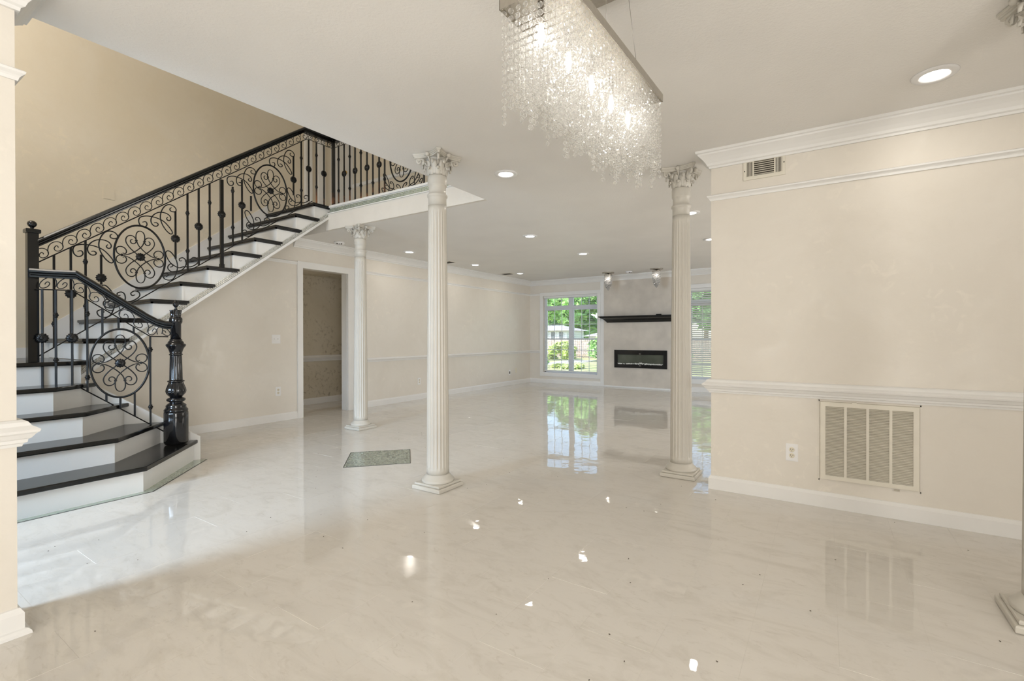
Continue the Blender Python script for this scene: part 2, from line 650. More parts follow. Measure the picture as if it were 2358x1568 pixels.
# ------------------------------------------------------------------ floor: grout bed and polished tiles
floor = struct(MB().box((-7.3, -3.4, -0.12), (3.5, 10.2, -0.0008)), 'floor', 'grout', 'polished cream marble tile floor through all the rooms', 'floor')
TW, TL = 0.272, 0.548
cells = []
for i in range(-28, 14):
    for j in range(-10, 20):
        x = 0.040 + (i + 0.5) * TW
        y = 1.92 + (j + 0.5) * TL + (0.5 * TL if i % 2 else 0.0)
        if -7.25 < x - TW / 2 and x + TW / 2 < 3.45 and -3.35 < y - TL / 2 and y + TL / 2 < 10.15:
            cells.append((x, y))
fwd = Vector((-math.sin(math.radians(33.28)), math.cos(math.radians(33.28))))
rgt = Vector((fwd.y, -fwd.x))


def seen_size(c):
    p = Vector(c)
    d = p.dot(fwd)
    if d < 0.9 or abs(p.dot(rgt) / d) > 1.12:
        return 0.0
    if p.x < -2.6 and p.y < 0.8:
        return 0.0
    if p.x > XE and p.y > YR + 0.05:
        return 0.0
    return 1.0 / d ** 2


cells.sort(key=lambda c: -seen_size(c))
e = 0.00042
tile_mb = MB()
tile_mb.poly_z([(-TW / 2 + e, -TL / 2 + e), (TW / 2 - e, -TL / 2 + e), (TW / 2 - e, TL / 2 - e), (-TW / 2 + e, TL / 2 - e)], -0.012, 0.0, 0.0004)
tile_me = tile_mb.mesh('tile', M['floor'])
rest = MB()
for k, (x, y) in enumerate(cells):
    tx, ty = random.gauss(0, 0.0012), random.gauss(0, 0.0008)
    if k < 298:
        inst('tile', tile_me, (x, y, -0.0004), floor, (tx, ty, 0))
    else:
        hx, hy = TW / 2 - e, TL / 2 - e
        zz = -0.0004
        q = [(x - hx, y - hy, zz + tx * -hy - ty * -hx), (x + hx, y - hy, zz + tx * -hy - ty * hx), (x + hx, y + hy, zz + tx * hy - ty * hx), (x - hx, y + hy, zz + tx * hy - ty * -hx)]
        rest.add(q + [(a, b, c - 0.01) for a, b, c in q], [(0, 1, 2, 3), (0, 4, 5, 1), (1, 5, 6, 2), (2, 6, 7, 3), (3, 7, 4, 0)])
build(rest, 'tile', 'floor', floor, 'stuff')

# ------------------------------------------------------------------ ceiling and walls
ce = MB()
ce.poly_z([(CEDGE, -3.2), (3.4, -3.2), (3.4, 10.2), (-6.19, 10.2), (-6.19, 3.74), (CEDGE, 3.74)], H, UP - 0.004)
struct(ce, 'ceiling', 'ceil', 'textured off-white ceiling with the stairwell opening cut into it', 'ceiling')
struct(MB().box((-6.5, -3.4, 5.3), (-1.0, 5.1, 5.4)), 'ceiling_upper', 'ceil')
w = MB()
w.poly_x([(1.385, -0.01), (3.868, -0.01), (3.868, H), (3.60, H), (1.385, 0.735)], -6.07, XW)
w.box((-6.07, 3.868, 2.03), (XW, 4.60, H))
w.box((-6.07, 4.60, -0.01), (XW, 10.0, H))
struct(w, 'wall_left', 'wall', 'cream wall with the hall doorway running back from the stairs', 'wall')
struct(MB().poly_x([(-3.2, -0.01), (3.74, -0.01), (3.74, UP), (5.0, UP), (5.0, 5.3), (-3.2, 5.3)], -6.39, XS), 'wall_stairs', 'wall_tall', 'tall beige stairwell wall beside the treads', 'wall')
struct(MB().box((XE, YR, -0.01), (3.4, YR + 0.2, H)), 'wall_right', 'wall', 'cream wall with return vent, chair rail and crown moulding', 'wall')
struct(MB().box((-2.70, -3.2, -0.01), (XN, YN, H)), 'wall_entry', 'wall', 'cream wall end at the near edge of the foyer opening', 'wall')
# far wall with two window openings
OW = [(-5.594, -4.213), (-2.287, -0.906)]
OZ = (0.241, 2.045)
f = MB()
xs = [-6.07, OW[0][0], OW[0][1], OW[1][0], OW[1][1], 3.4]
for a, b in ((0, 1), (2, 3), (4, 5)):
    f.box((xs[a], YF, -0.01), (xs[b], YF + 0.16, H))
for a, b in OW:
    f.box((a, YF, -0.01), (b, YF + 0.16, OZ[0]))
    f.box((a, YF, OZ[1]), (b, YF + 0.16, H))
struct(f, 'wall_far', 'wall', 'far cream wall holding two windows around the fireplace', 'wall')
# the rest of the shell behind and beside the camera
fr = MB()
fr.box((3.3, -3.2, -0.01), (3.4, 10.0, H))
struct(fr, 'wall_east', 'wall')
fr = MB()
fr.box((-6.4, -3.3, -0.01), (3.4, -3.2, H))
fr.box((-6.4, -3.3, H), (-2.5, -3.2, 5.4))
struct(fr, 'wall_front', 'wall')
fr = MB()
fr.box((-2.70, -3.2, UP), (CEDGE + 0.1, 3.74, 5.3))
fr.box((-1.2, 3.6, UP), (-1.1, 5.0, 5.3))
struct(fr, 'wall_upper_right', 'wall_tall')
# upper hall back wall, its chair rail and the door on the left
struct(MB().box((-6.4, 4.88, UP), (-1.1, 5.0, 5.3)), 'wall_upper_back', 'wall_tall', 'beige upper hall wall behind the balcony railing', 'wall')
struct(MB().sweep([(0, -0.03), (0.02, -0.02), (0.026, 0.015), (0.01, 0.03), (0, 0.03)], [(XS, 4.88), (-1.1, 4.88)], 3.44), 'trim_upper_rail', 'trim')
d3 = struct(MB().box((XS, 4.50, UP), (XS + 0.02, 4.80, 4.76)), 'door_1', 'trim', 'white panelled upstairs door behind the balcony balusters', 'door')
for z0_, z1_ in ((UP + 0.2, UP + 0.75), (UP + 1.05, UP + 1.75)):
    build(MB().box((XS + 0.02, 4.55, z0_), (XS + 0.028, 4.65, z1_)), 'panel', 'trim', d3)
kb = MB().lathe([(0.02, 0), (0.024, 0.004), (0.01, 0.012), (0.01, 0.03), (0.026, 0.04), (0.03, 0.055), (0.02, 0.07), (0.004, 0.074)], (XS + 0.02, 4.70, 3.60), 16, 'x')
build(kb, 'knob', 'brass', d3)['label'] = 'round brass knob'
tr = MB()
for a, b in ((4.06, 4.17), (4.27, 4.38), (4.80, 4.878)):
    tr.box((XS, a, UP), (XS + 0.03, b, 4.85))
struct(tr, 'trim_upper_door', 'trim')

# ------------------------------------------------------------------ hall beyond the doorway
hb = MB()
hb.box((-7.1, 3.0, -0.01), (-7.0, 5.43, 2.5))
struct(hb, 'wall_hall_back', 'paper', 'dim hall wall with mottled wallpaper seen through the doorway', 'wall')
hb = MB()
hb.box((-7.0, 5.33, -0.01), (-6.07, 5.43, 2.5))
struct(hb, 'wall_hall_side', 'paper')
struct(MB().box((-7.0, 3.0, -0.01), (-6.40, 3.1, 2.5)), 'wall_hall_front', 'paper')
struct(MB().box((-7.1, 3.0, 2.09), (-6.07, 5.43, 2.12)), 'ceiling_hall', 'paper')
hallp = [(-7.0, 3.1), (-7.0, 5.33), (-6.9, 5.33)]
RAILP = [(0, 0.695), (0.012, 0.695), (0.015, 0.706), (0.024, 0.710), (0.026, 0.722), (0.033, 0.726), (0.044, 0.742), (0.052, 0.748), (0.055, 0.757), (0.046, 0.764), (0.034, 0.772), (0.026, 0.786), (0.014, 0.793), (0, 0.793)]
BASEP = [(0, 0), (0.016, 0), (0.016, 0.078), (0.010, 0.088), (0.006, 0.096), (0, 0.098)]
CROWNP = [(0, -0.115), (0.012, -0.115), (0.014, -0.102), (0.024, -0.096), (0.030, -0.080), (0.046, -0.058), (0.064, -0.040), (0.076, -0.030), (0.078, -0.020), (0.090, -0.016), (0.092, 0), (0, 0)]
PICP = [(0, 2.070), (0.007, 2.070), (0.010, 2.082), (0.014, 2.088), (0.024, 2.097), (0.026, 2.105), (0.018, 2.110), (0.006, 2.114), (0, 2.114)]
struct(MB().sweep(RAILP, hallp).sweep(BASEP, hallp), 'trim_hall', 'trim')
hd = struct(MB().box((-6.90, 5.30, 0), (-6.83, 5.33, 1.92)).box((-6.90, 5.30, 1.85), (-6.1, 5.33, 1.92)), 'door_2', 'trim')
build(MB().box((-6.83, 5.32, 0), (-6.1, 5.33, 1.85)), 'door_leaf', 'trim', hd)

# ------------------------------------------------------------------ mouldings
# sweep() offsets to the right of travel: walk every wall with the room on the right
R_WALK = [(XE, YR + 0.2), (XE, YR), (3.4, YR)]
N_WALK = [(XN, -3.2), (XN, YN), (-2.70, YN), (-2.70, -3.2)]
struct(MB().sweep(BASEP, R_WALK), 'baseboard_right', 'trim', 'white baseboard along the right wall', 'baseboard')
struct(MB().sweep(RAILP, R_WALK), 'trim_1', 'trim', 'thick white chair rail along the right wall', 'moulding')
struct(MB().sweep(PICP, R_WALK), 'trim_2', 'trim', 'slim white picture rail on the right wall', 'moulding')
struct(MB().sweep(CROWNP, R_WALK, H), 'trim_3', 'trim', 'white crown moulding over the right wall', 'moulding')
shoe = [(0.016, 0), (0.034, 0), (0.032, 0.010), (0.024, 0.019), (0.016, 0.022)]
struct(MB().sweep(BASEP, N_WALK).sweep(shoe, N_WALK), 'baseboard_entry', 'trim', 'white baseboard with shoe moulding round the near wall end', 'baseboard')
struct(MB().sweep(RAILP, N_WALK), 'trim_4', 'trim', 'white chair rail wrapping the near wall end', 'moulding')
struct(MB().sweep([(d, z - 0.025) for d, z in PICP], N_WALK), 'trim_5', 'trim', 'white picture rail wrapping the near wall end', 'moulding')
struct(MB().sweep(CROWNP, N_WALK, H), 'trim_6', 'trim', 'white crown moulding wrapping the near wall end', 'moulding')
# left and far walls
LF = [(XW, 3.74), (XW, YF), (3.3, YF)]
struct(MB().sweep(CROWNP, LF, H), 'trim_7', 'trim', 'white crown moulding along the far room', 'moulding')
b = MB()
b.sweep(BASEP, [(XW, 1.9), (XW, 3.79)])
b.sweep(BASEP, [(XW, 4.72), (XW, YF), (-4.145, YF)])
b.sweep([(d, z * 0.35) for d, z in BASEP], [(-4.064, YF), (-2.436, YF)])
b.sweep(BASEP, [(-2.355, YF), (3.3, YF)])
struct(b, 'baseboard_far', 'trim', 'white baseboard along the doorway wall and far wall', 'baseboard')
RL = [(d * 0.85, 0.70 + (z - 0.695) * 0.68) for d, z in RAILP]
b = MB().sweep(RL, [(XW, 4.72), (XW, YF), (-5.671, YF)]).sweep(RL, [(-0.83, YF), (3.3, YF)])
struct(b, 'trim_8', 'trim', 'white chair rail from the doorway to the far window', 'moulding')
b = MB().sweep(PICP, [(XW, 3.25), (XW, 3.79)]).sweep(PICP, [(XW, 4.72), (XW, YF), (-5.671, YF)])
struct(b, 'trim_9', 'trim', 'slim picture rail along the doorway wall', 'moulding')
# doorway casing
b = MB()
b.box((XW, 3.79, 0), (XW + 0.022, 3.868, 2.118))
b.box((XW, 4.60, 0), (XW + 0.022, 4.712, 2.118))
b.box((XW, 3.868, 2.03), (XW + 0.022, 4.60, 2.118))
b.box((-6.075, 3.868, 0), (XW, 3.876, 2.03))
b.box((-6.075, 4.592, 0), (XW, 4.60, 2.03))
struct(b, 'door_3', 'trim', 'white cased doorway into the dim hall', 'doorway')
# skirt board of the stairs and landing
b = MB()
nose = lambda y: (y - Y0) * R_ / G_
b.poly_x([(1.28, 0.90), (1.28, nose(1.28) + 0.10), (3.52, nose(3.52) + 0.10), (3.52, UP - 0.02), (3.40, UP - 0.20), (1.5, 0.90)], XS, XS + 0.014)
b.box((XS, -0.6, 0.905), (XS + 0.014, 1.28, 1.0))
struct(b, 'baseboard_stairs', 'trim', 'white skirt board climbing the stairwell wall', 'skirting')

# ------------------------------------------------------------------ staircase
stairs = thing('staircase', 'white staircase with black treads turning at a landing', 'staircase', (-5.1, 1.4, 0))
XO = -5.155
for n in range(6, 16):
    yn = Y0 + n * G_
    z = n * R_
    y2 = yn + 0.322 if n < 15 else 3.775
    t = MB().poly_z([(-6.17, yn), (-5.13, yn), (-5.13, y2), (-6.17, y2)][0:4], z - 0.027, z, 0.006)
    o = build(t, 'tread', 'black', stairs)
    cv = MB().box((-6.17, yn + 0.014, z - 0.041), (-5.143, yn + 0.03, z - 0.027)).box((-5.155, yn + 0.014, z - 0.041), (-5.143, y2 - 0.014, z - 0.027))
    build(cv, 'cove_moulding', 'black', o)
    build(MB().box((-6.17, yn + 0.03, z - R_ + 0.002), (XO, yn + 0.05, z - 0.041)), 'riser', 'riser', stairs)
pts = [(1.275, 0.70), (1.385, nose(1.385) - 0.34)]
# stringer: saw-tooth plate on the open side
top = []
for n in range(6, 16):
    yn = Y0 + n * G_ + 0.045
    top += [(yn, (n - 1) * R_ - 0.03), (yn, n * R_ - 0.03)]
top += [(3.74, 15 * R_ - 0.03)]
low = [(3.74, nose(3.74) - 0.312), (1.30, nose(1.30) - 0.312)]
build(MB().poly_x(top + low, XO - 0.04, XO - 0.002), 'stringer', 'riser', stairs)
sl = lambda y, c: (y, nose(y) + c)
build(MB().poly_x([sl(1.245, -0.294), sl(3.735, -0.294), sl(3.735, -0.326), sl(1.245, -0.326)], XO - 0.04, XO + 0.016), 'stringer_cap', 'riser', stairs)
# soffit under the flight
build(MB().poly_x([sl(1.40, -0.29), sl(3.72, -0.29), sl(3.72, -0.31), sl(1.40, -0.31)], XW, XO - 0.04), 'soffit', 'wall', stairs)
# mirrored strip along the stringer: two rows of little mirror chips
chips = MB()
y = 1.25
rr_ = random.Random(3)
while y < 3.72:
    for c in (-0.245, -0.263, -0.281):
        dy = 0.0085
        tilt = rr_.uniform(-0.003, 0.003)
        q = [sl(y, c - 0.0075), sl(y + dy * 1.7, c - 0.0075), sl(y + dy * 1.7, c + 0.0075), sl(y, c + 0.0075)]
        q = [(yy + (0.006 if i in (2, 3) else 0), zz) for i, (yy, zz) in enumerate(q)]
        chips.poly_x(q, XO - 0.001, XO + 0.007 + tilt)
    y += 0.0205
build(chips, 'mirror_strip', 'mirror', stairs, 'stuff')
# flared lower steps
ends = {1: (-4.69, 1.99), 2: (-4.81, 1.78), 3: (-4.93, 1.565), 4: (-5.03, 1.375)}
fronts = {1: (-4.05, 1.395), 2: (-4.335, 1.32), 3: (-4.60, 1.21), 4: (-4.82, 1.10)}
for k in (1, 2, 3, 4):
    xf, yc = fronts[k]
    ex, ey = ends[k]
    po = [(xf, -0.6), (xf, yc), (ex, ey), (-5.14, 1.19), (-5.2, -0.6)]
    z = k * R_
    build(MB().poly_z(po, (k - 1) * R_ if k > 1 else 0.0, z - 0.034), 'riser', 'riser', stairs)
    q = [(xf + 0.03, -0.6), (xf + 0.03, yc + 0.013), (ex + 0.0, ey + 0.034), (ex - 0.02, ey - 0.0), (-5.14, 1.17), (-5.2, -0.6)]
    build(MB().poly_z(q, z - 0.034, z, 0.008), 'tread', 'black', stairs)
build(MB().poly_z([(-6.17, -0.6), (-5.09, -0.6), (-5.09, 1.33), (-6.17, 1.33)], 0.0, 5 * R_ - 0.034), 'landing_box', 'riser', stairs)
build(MB().poly_z([(-6.17, -0.6), (-5.045, -0.6), (-5.045, 1.36), (-6.17, 1.36)], 5 * R_ - 0.034, 5 * R_, 0.008), 'landing', 'black', stairs)
# white side panel closing the flared ends
pe, ps = Vector((-4.655, 2.03)), Vector((-5.035, 1.34))
dn = Vector((0.034, -0.02)).normalized() * 0.02
q = []
for off in (Vector((0, 0)), Vector((-0.018, 0.011))):
    for p, z in ((ps, 0.0), (pe, 0.0), (pe, 0.205), (ps, 0.74)):
        q.append((p.x + off.x - 0.03, p.y + off.y + 0.012, z))
build(MB().add(q, [(0, 1, 2, 3), (7, 6, 5, 4), (0, 4, 5, 1), (1, 5, 6, 2), (2, 6, 7, 3), (3, 7, 4, 0)]), 'side_panel', 'riser', stairs)

# inlaid green glass strip round the first step
inl = thing('floor_inlay_strip', 'thin green glass strip with dark edge inlaid around the bottom step', 'floor inlay', (-4.05, 1.0, 0))
pa = [(-4.05, -0.6), (-4.05, 1.395), (-4.69, 1.99)]
pb = [(-3.996, -0.6), (-3.996, 1.43), (-4.645, 2.075)]
for i in (0, 1):
    build(MB().add([(*pa[i], 0.0012), (*pb[i], 0.0012), (*pb[i + 1], 0.0012), (*pa[i + 1], 0.0012)] + [(*p, -0.003) for p in (pa[i], pb[i], pb[i + 1], pa[i + 1])],
                  [(0, 1, 2, 3), (0, 4, 5, 1), (1, 5, 6, 2), (2, 6, 7, 3), (3, 7, 4, 0)]), 'glass_strip', 'green', inl)
eb = MB()
for i in (0, 1):
    a, c = Vector(pb[i]), Vector(pb[i + 1])
    d = (c - a).normalized()
    nn = Vector((d.y, -d.x)) * 0.008
    eb.add([(a.x, a.y, 0.0016), (a.x + nn.x, a.y + nn.y, 0.0016), (c.x + nn.x, c.y + nn.y, 0.0016), (c.x, c.y, 0.0016), (a.x, a.y, -0.003), (a.x + nn.x, a.y + nn.y, -0.003), (c.x + nn.x, c.y + nn.y, -0.003), (c.x, c.y, -0.003)],
           [(0, 1, 2, 3), (0, 4, 5, 1), (1, 5, 6, 2), (2, 6, 7, 3), (3, 7, 4, 0)])
eb.add([(-4.645, 2.075, 0.0016), (-4.642, 2.08, 0.0016), (-4.74, 2.03, 0.0016), (-4.737, 2.025, 0.0016)], [(0, 1, 2, 3)])
build(eb, 'edge_line', 'edge', inl)
# square mosaic inlay
sq = thing('floor_inlay_square', 'square green glass mosaic panel with dark border set in the floor', 'floor inlay', (-3.385, 2.957, 0))
cn = [Vector((-3.382, 2.566)), Vector((-3.009, 2.979)), Vector((-3.383, 3.343)), Vector((-3.764, 2.944))]
ct = sum(cn, Vector((0, 0))) / 4
brd = MB()
for i in range(4):
    a, c = cn[i], cn[(i + 1) % 4]
    a2, c2 = a + (ct - a) * 0.02, c + (ct - c) * 0.02
    brd.add([(*a, 0.002), (*c, 0.002), (*c2, 0.002), (*a2, 0.002), (*a, -0.003), (*c, -0.003), (*c2, -0.003), (*a2, -0.003)], [(0, 1, 2, 3), (0, 4, 5, 1), (1, 5, 6, 2), (2, 6, 7, 3), (3, 7, 4, 0)])
build(brd, 'border', 'edge', sq)
mos = MB()
NN = 34
rr_ = random.Random(5)


def bil(u, v):
    p0 = cn[0] + (ct - cn[0]) * 0.02
    p1 = cn[1] + (ct - cn[1]) * 0.02
    p2 = cn[2] + (ct - cn[2]) * 0.02
    p3 = cn[3] + (ct - cn[3]) * 0.02
    return p0 * (1 - u) * (1 - v) + p1 * u * (1 - v) + p2 * u * v + p3 * (1 - u) * v


for i in range(NN):
    for j in range(NN):
        g0 = 0.06
        q = [bil((i + a) / NN, (j + c) / NN) for a, c in ((g0, g0), (1 - g0, g0), (1 - g0, 1 - g0), (g0, 1 - g0))]
        t1, t2 = rr_.gauss(0, 0.0003), rr_.gauss(0, 0.0003)
        z4 = [0.0012 + t1, 0.0012 + t2, 0.0012 - t1, 0.0012 - t2]
        mos.add([(p.x, p.y, zz) for p, zz in zip(q, z4)], [(0, 1, 2, 3)])
build(mos, 'mosaic_tile', 'green', sq, 'stuff')
build(MB().add([(*p, 0.0003) for p in cn] + [(*p, -0.003) for p in cn], [(0, 1, 2, 3), (0, 4, 5, 1), (1, 5, 6, 2), (2, 6, 7, 3), (3, 7, 4, 0)]), 'backing', 'edge', sq)

# ------------------------------------------------------------------ balcony fascia
bf = thing('balcony_edge', 'beige balcony edge board with a mirrored strip under the railing', 'balcony', (-4.0, 3.74, H))
build(MB().poly_z([(-5.195, 3.70), (CEDGE, 3.70), (CEDGE, 3.739), (-5.195, 3.739)], H, 2.62), 'fascia', 'wall', bf)
build(MB().poly_z([(-5.195, 3.685), (CEDGE, 3.685), (CEDGE, 3.739), (-5.195, 3.739)], 2.612, 2.622), 'lower_lip', 'riser', bf)
build(MB().poly_z([(-5.12, 3.705), (CEDGE, 3.705), (CEDGE, 3.739), (-5.12, 3.739)], 2.622, 2.684), 'backing', 'riser', bf)
build(MB().poly_z([(-5.12, 3.688), (CEDGE, 3.688), (CEDGE, 3.82), (-5.12, 3.82)], 2.684, UP + 0.001, 0.004), 'nosing', 'riser', bf)
chips = MB()
x = -5.115
while x < CEDGE - 0.015:
    for z in (2.636, 2.652, 2.668):
        chips.box((x, 3.697 + rr_.uniform(-0.002, 0.002), z - 0.006), (x + 0.010, 3.705, z + 0.006))
    x += 0.0165
build(chips, 'mirror_strip', 'green', bf, 'stuff')
struct(MB().box((-6.19, 3.78, UP - 0.004), (-1.1, 5.0, UP)), 'floor_upper', 'trim')


# ------------------------------------------------------------------ ironwork
class Plane:
    """vertical plane: u along a plan direction, z up, n across"""
    def __init__(self, o, d):
        self.o = Vector((o[0], o[1]))
        self.d = Vector((d[0], d[1])).normalized()
        self.n = Vector((self.d.y, -self.d.x))

    def p(self, u, z, n=0.0):
        q = self.o + self.d * u + self.n * n
        return Vector((q.x, q.y, z))

    def axes(self):
        return (Vector((self.d.x, self.d.y, 0)), Vector((0, 0, 1)), Vector((self.n.x, self.n.y, 0)))


def bar(pl, u, z0, z1, h, name='baluster', parent=None, m='iron'):
    a = Vector((pl.d.x, pl.d.y, 0)) * h
    b2 = Vector((pl.n.x, pl.n.y, 0)) * h
    mb = MB().obox(pl.p(u, (z0 + z1) / 2), a, b2, (0, 0, (z1 - z0) / 2))
    return build(mb, name, m, parent)


def rosette(pl, u, z, r, parent):
    ax = pl.axes()
    mod = lambda a, zz, i: 1.0 + (0.13 * math.cos(10 * a) if i in (1, 2, 3, 4, 5) else 0.0)
    prof = [(r * 0.25, -r * 0.42), (r * 0.75, -r * 0.40), (r, -r * 0.18), (r * 1.02, 0), (r, r * 0.18), (r * 0.75, r * 0.40), (r * 0.42, r * 0.32), (r * 0.30, r * 0.5), (r * 0.08, r * 0.56)]
    prof = [(r * 0.08, -r * 0.56), (r * 0.30, -r * 0.5), (r * 0.42, -r * 0.32)] + prof[1:]
    mod = lambda a, zz, i: 1.0 + (0.085 * math.cos(12 * a) if 2 < i < 8 else 0.0)
    return build(MB().lathe(prof, pl.p(u, z), 60, ax, True, mod), 'rosette', 'iron', parent)


def collar(pl, u, z, r, parent):
    prof = [(r * 0.7, -r * 1.3), (r * 0.85, -r * 1.15), (r * 0.85, -r * 0.8), (r * 0.7, -r * 0.7), (r * 1.1, -r * 0.35), (r * 1.2, 0), (r * 1.1, r * 0.35), (r * 0.7, r * 0.7), (r * 0.85, r * 0.8), (r * 0.85, r * 1.15), (r * 0.7, r * 1.3)]
    return build(MB().lathe(prof, pl.p(u, z), 12), 'collar', 'iron', parent)


def wire(pl, pts, r, name, parent, k=4, n=6, taper=True, m='iron'):
    s = spline([(u, z, 0) for u, z in pts], k)
    P = [pl.p(q.x, q.y) for q in s]
    rr = [r] * len(P)
    if taper:
        for i in range(min(4, len(P))):
            rr[i] = r * (0.6 + 0.1 * i)
            rr[-1 - i] = r * (0.6 + 0.1 * i)
    return build(MB().tube(P, rr, n), name, m, parent)


HS = [(10, 8), (40, 27), (85, 58), (120, 90), (143, 120), (150, 150), (138, 180), (112, 197), (80, 197), (55, 182), (43, 158), (50, 134), (70, 122), (92, 126), (103, 142), (96, 158), (80, 162)]
PS = [(0, 255), (25, 247), (42, 222), (46, 190), (40, 155), (22, 115), (0, 92), (-35, 62), (-80, 34), (-130, 12), (-190, 0)]
CS = [(-190, 0), (-222, 8), (-243, 30), (-243, 58), (-222, 76), (-190, 80), (-160, 68), (-143, 45), (-148, 22), (-165, 14), (-180, 24)]


def medallion(pl, u, z, a, b2, parent, r=0.0046):
    P = [pl.p(u + a * math.cos(t), z + b2 * math.sin(t)) for t in [2 * PI * i / 56 for i in range(56)]]
    ax = pl.axes()[2]
    md = build(MB().tube(P, 0.0085, 6, closed=True), 'medallion', 'iron', parent)
    for L in (HS, PS, CS):
        for sx in (1, -1):
            for sz in (1, -1):
                wire(pl, [(u + sx * q[0] / 267 * a, z + sz * q[1] / 307 * b2) for q in L], r, 'scroll', md, 3)
    for sx, sz in ((1, 1), (-1, 1), (1, -1), (-1, -1)):
        build(MB().obox(pl.p(u + sx * 43 / 267 * a, z + sz * 157 / 307 * b2), pl.axes()[0] * 0.008, Vector((0, 0, 0.006)), ax * 0.008), 'band', 'iron', md)
    for sx in (1, -1):
        build(MB().obox(pl.p(u + sx * 190 / 267 * a, z), pl.axes()[0] * 0.006, Vector((0, 0, 0.010)), ax * 0.008), 'band', 'iron', md)
    rosette(pl, u, z, 0.034, md)
    return md


UL = [[(-0.434, -0.013), (-0.409, -0.004), (-0.399, -0.026), (-0.410, -0.047), (-0.434, -0.054), (-0.456, -0.034), (-0.462, 0.001), (-0.448, 0.031), (-0.406, 0.049), (-0.363, 0.052), (-0.320, 0.047), (-0.268, 0.027), (-0.226, -0.015), (-0.200, -0.054), (-0.200, -0.075), (-0.219, -0.078), (-0.253, -0.047), (-0.283, 0.006), (-0.295, 0.060), (-0.286, 0.118), (-0.260, 0.170), (-0.226, 0.193), (-0.191, 0.190), (-0.168, 0.168), (-0.168, 0.143), (-0.192, 0.133), (-0.215, 0.140), (-0.216, 0.159), (-0.203, 0.171)],
      [(-0.345, -0.001), (-0.327, 0.004), (-0.312, -0.008), (-0.321, -0.026), (-0.345, -0.029), (-0.365, -0.007), (-0.368, 0.030), (-0.349, 0.070), (-0.312, 0.101), (-0.268, 0.110), (-0.230, 0.099), (-0.211, 0.074), (-0.215, 0.049), (-0.234, 0.044), (-0.244, 0.059), (-0.234, 0.075)]]
LR = [[(0.199, -0.157), (0.217, -0.143), (0.208, -0.123), (0.186, -0.126), (0.171, -0.143), (0.186, -0.177), (0.226, -0.186), (0.263, -0.164), (0.288, -0.098), (0.294, -0.034), (0.277, 0.027), (0.240, 0.079), (0.213, 0.088), (0.197, 0.067), (0.209, 0.022), (0.240, -0.025), (0.300, -0.060), (0.347, -0.045), (0.405, -0.039), (0.454, -0.009), (0.474, 0.021), (0.464, 0.050), (0.432, 0.056), (0.407, 0.032), (0.419, 0.014), (0.439, 0.023)],
      [(0.231, -0.063), (0.249, -0.056), (0.254, -0.039), (0.236, -0.031), (0.216, -0.055), (0.216, -0.081), (0.240, -0.102), (0.291, -0.100), (0.338, -0.071), (0.366, -0.025), (0.362, 0.022), (0.338, 0.040), (0.310, 0.026), (0.314, 0.007), (0.333, 0.011)]]
FRZ = [(0.010, -0.004), (0.009, 0.044), (0.004, 0.060), (-0.007, 0.067), (-0.016, 0.056), (-0.011, 0.035), (0.007, 0.016), (0.029, 0.014), (0.038, 0.034), (0.031, 0.061), (0.014, 0.087), (-0.007, 0.103), (-0.030, 0.107), (-0.046, 0.096), (-0.053, 0.073), (-0.053, 0.050), (-0.049, 0.025)][1:]
RAILSEC = [(-0.026, -0.034), (0.026, -0.034), (0.028, -0.022), (0.020, -0.014), (0.022, -0.004), (0.034, 0.004), (0.036, 0.018), (0.028, 0.030), (0.012, 0.034), (-0.012, 0.034), (-0.028, 0.030), (-0.036, 0.018), (-0.034, 0.004), (-0.022, -0.004), (-0.020, -0.014), (-0.028, -0.022)]

# ---- upper flight railing, in the plane x = -5.16
rail = thing('stair_railing', 'black wrought iron railing with two oval medallions climbing the upper flight', 'railing', (-5.16, 1.06, 5 * R_))
pu = Plane((-5.16, 0), (0, 1))
frz = lambda y: 1.683 + (min(y, 3.42) - 1.091) * 0.7592
bot = lambda y: 0.949 + (y - 1.094) * 0.7429
build(MB().rail(RAILSEC, [(-5.16, 1.085, 1.832), (-5.16, 3.385, 3.548), (-5.16, 3.785, 3.548)]), 'handrail', 'black', rail)
build(MB().tube([pu.p(1.09, frz(1.09)), pu.p(3.42, frz(3.42)), pu.p(3.775, frz(3.42))], 0.0045, 4), 'frieze_bar', 'iron', rail)
build(MB().tube([pu.p(1.094, bot(1.094)), pu.p(3.49, bot(3.49))], 0.0045, 4), 'bottom_bar', 'iron', rail)
u = 1.116
while u < 3.40:
    pts = FRZ
    wire(pu, [(u + du, frz(u + du) + dz * 0.97) for du, dz in pts], 0.0034, 'frieze_scroll', rail, 3, 5, False)
    u += 0.0873
for k in range(4):
    u = 3.475 + k * 0.087
    wire(pu, [(u - du, frz(3.42) + dz * 0.70) for du, dz in FRZ], 0.0034, 'frieze_scroll', rail, 3, 5, False)
for cu, cz in ((1.763, 1.818), (2.973, 2.721)):
    medallion(pu, cu, cz, 0.192, 0.281, rail)
    for off in ((0, 0), (0.45, 0.33)):
        for L in UL:
            wire(pu, [(cu + a + off[0], cz + b2 + off[1]) for a, b2 in L], 0.0050, 'corner_scroll', rail, 3)
    for off in ((0, 0), (-0.48, -0.365)):
        for L in LR:
            wire(pu, [(cu + a + off[0], cz + b2 + off[1]) for a, b2 in L], 0.0050, 'corner_scroll', rail, 3)
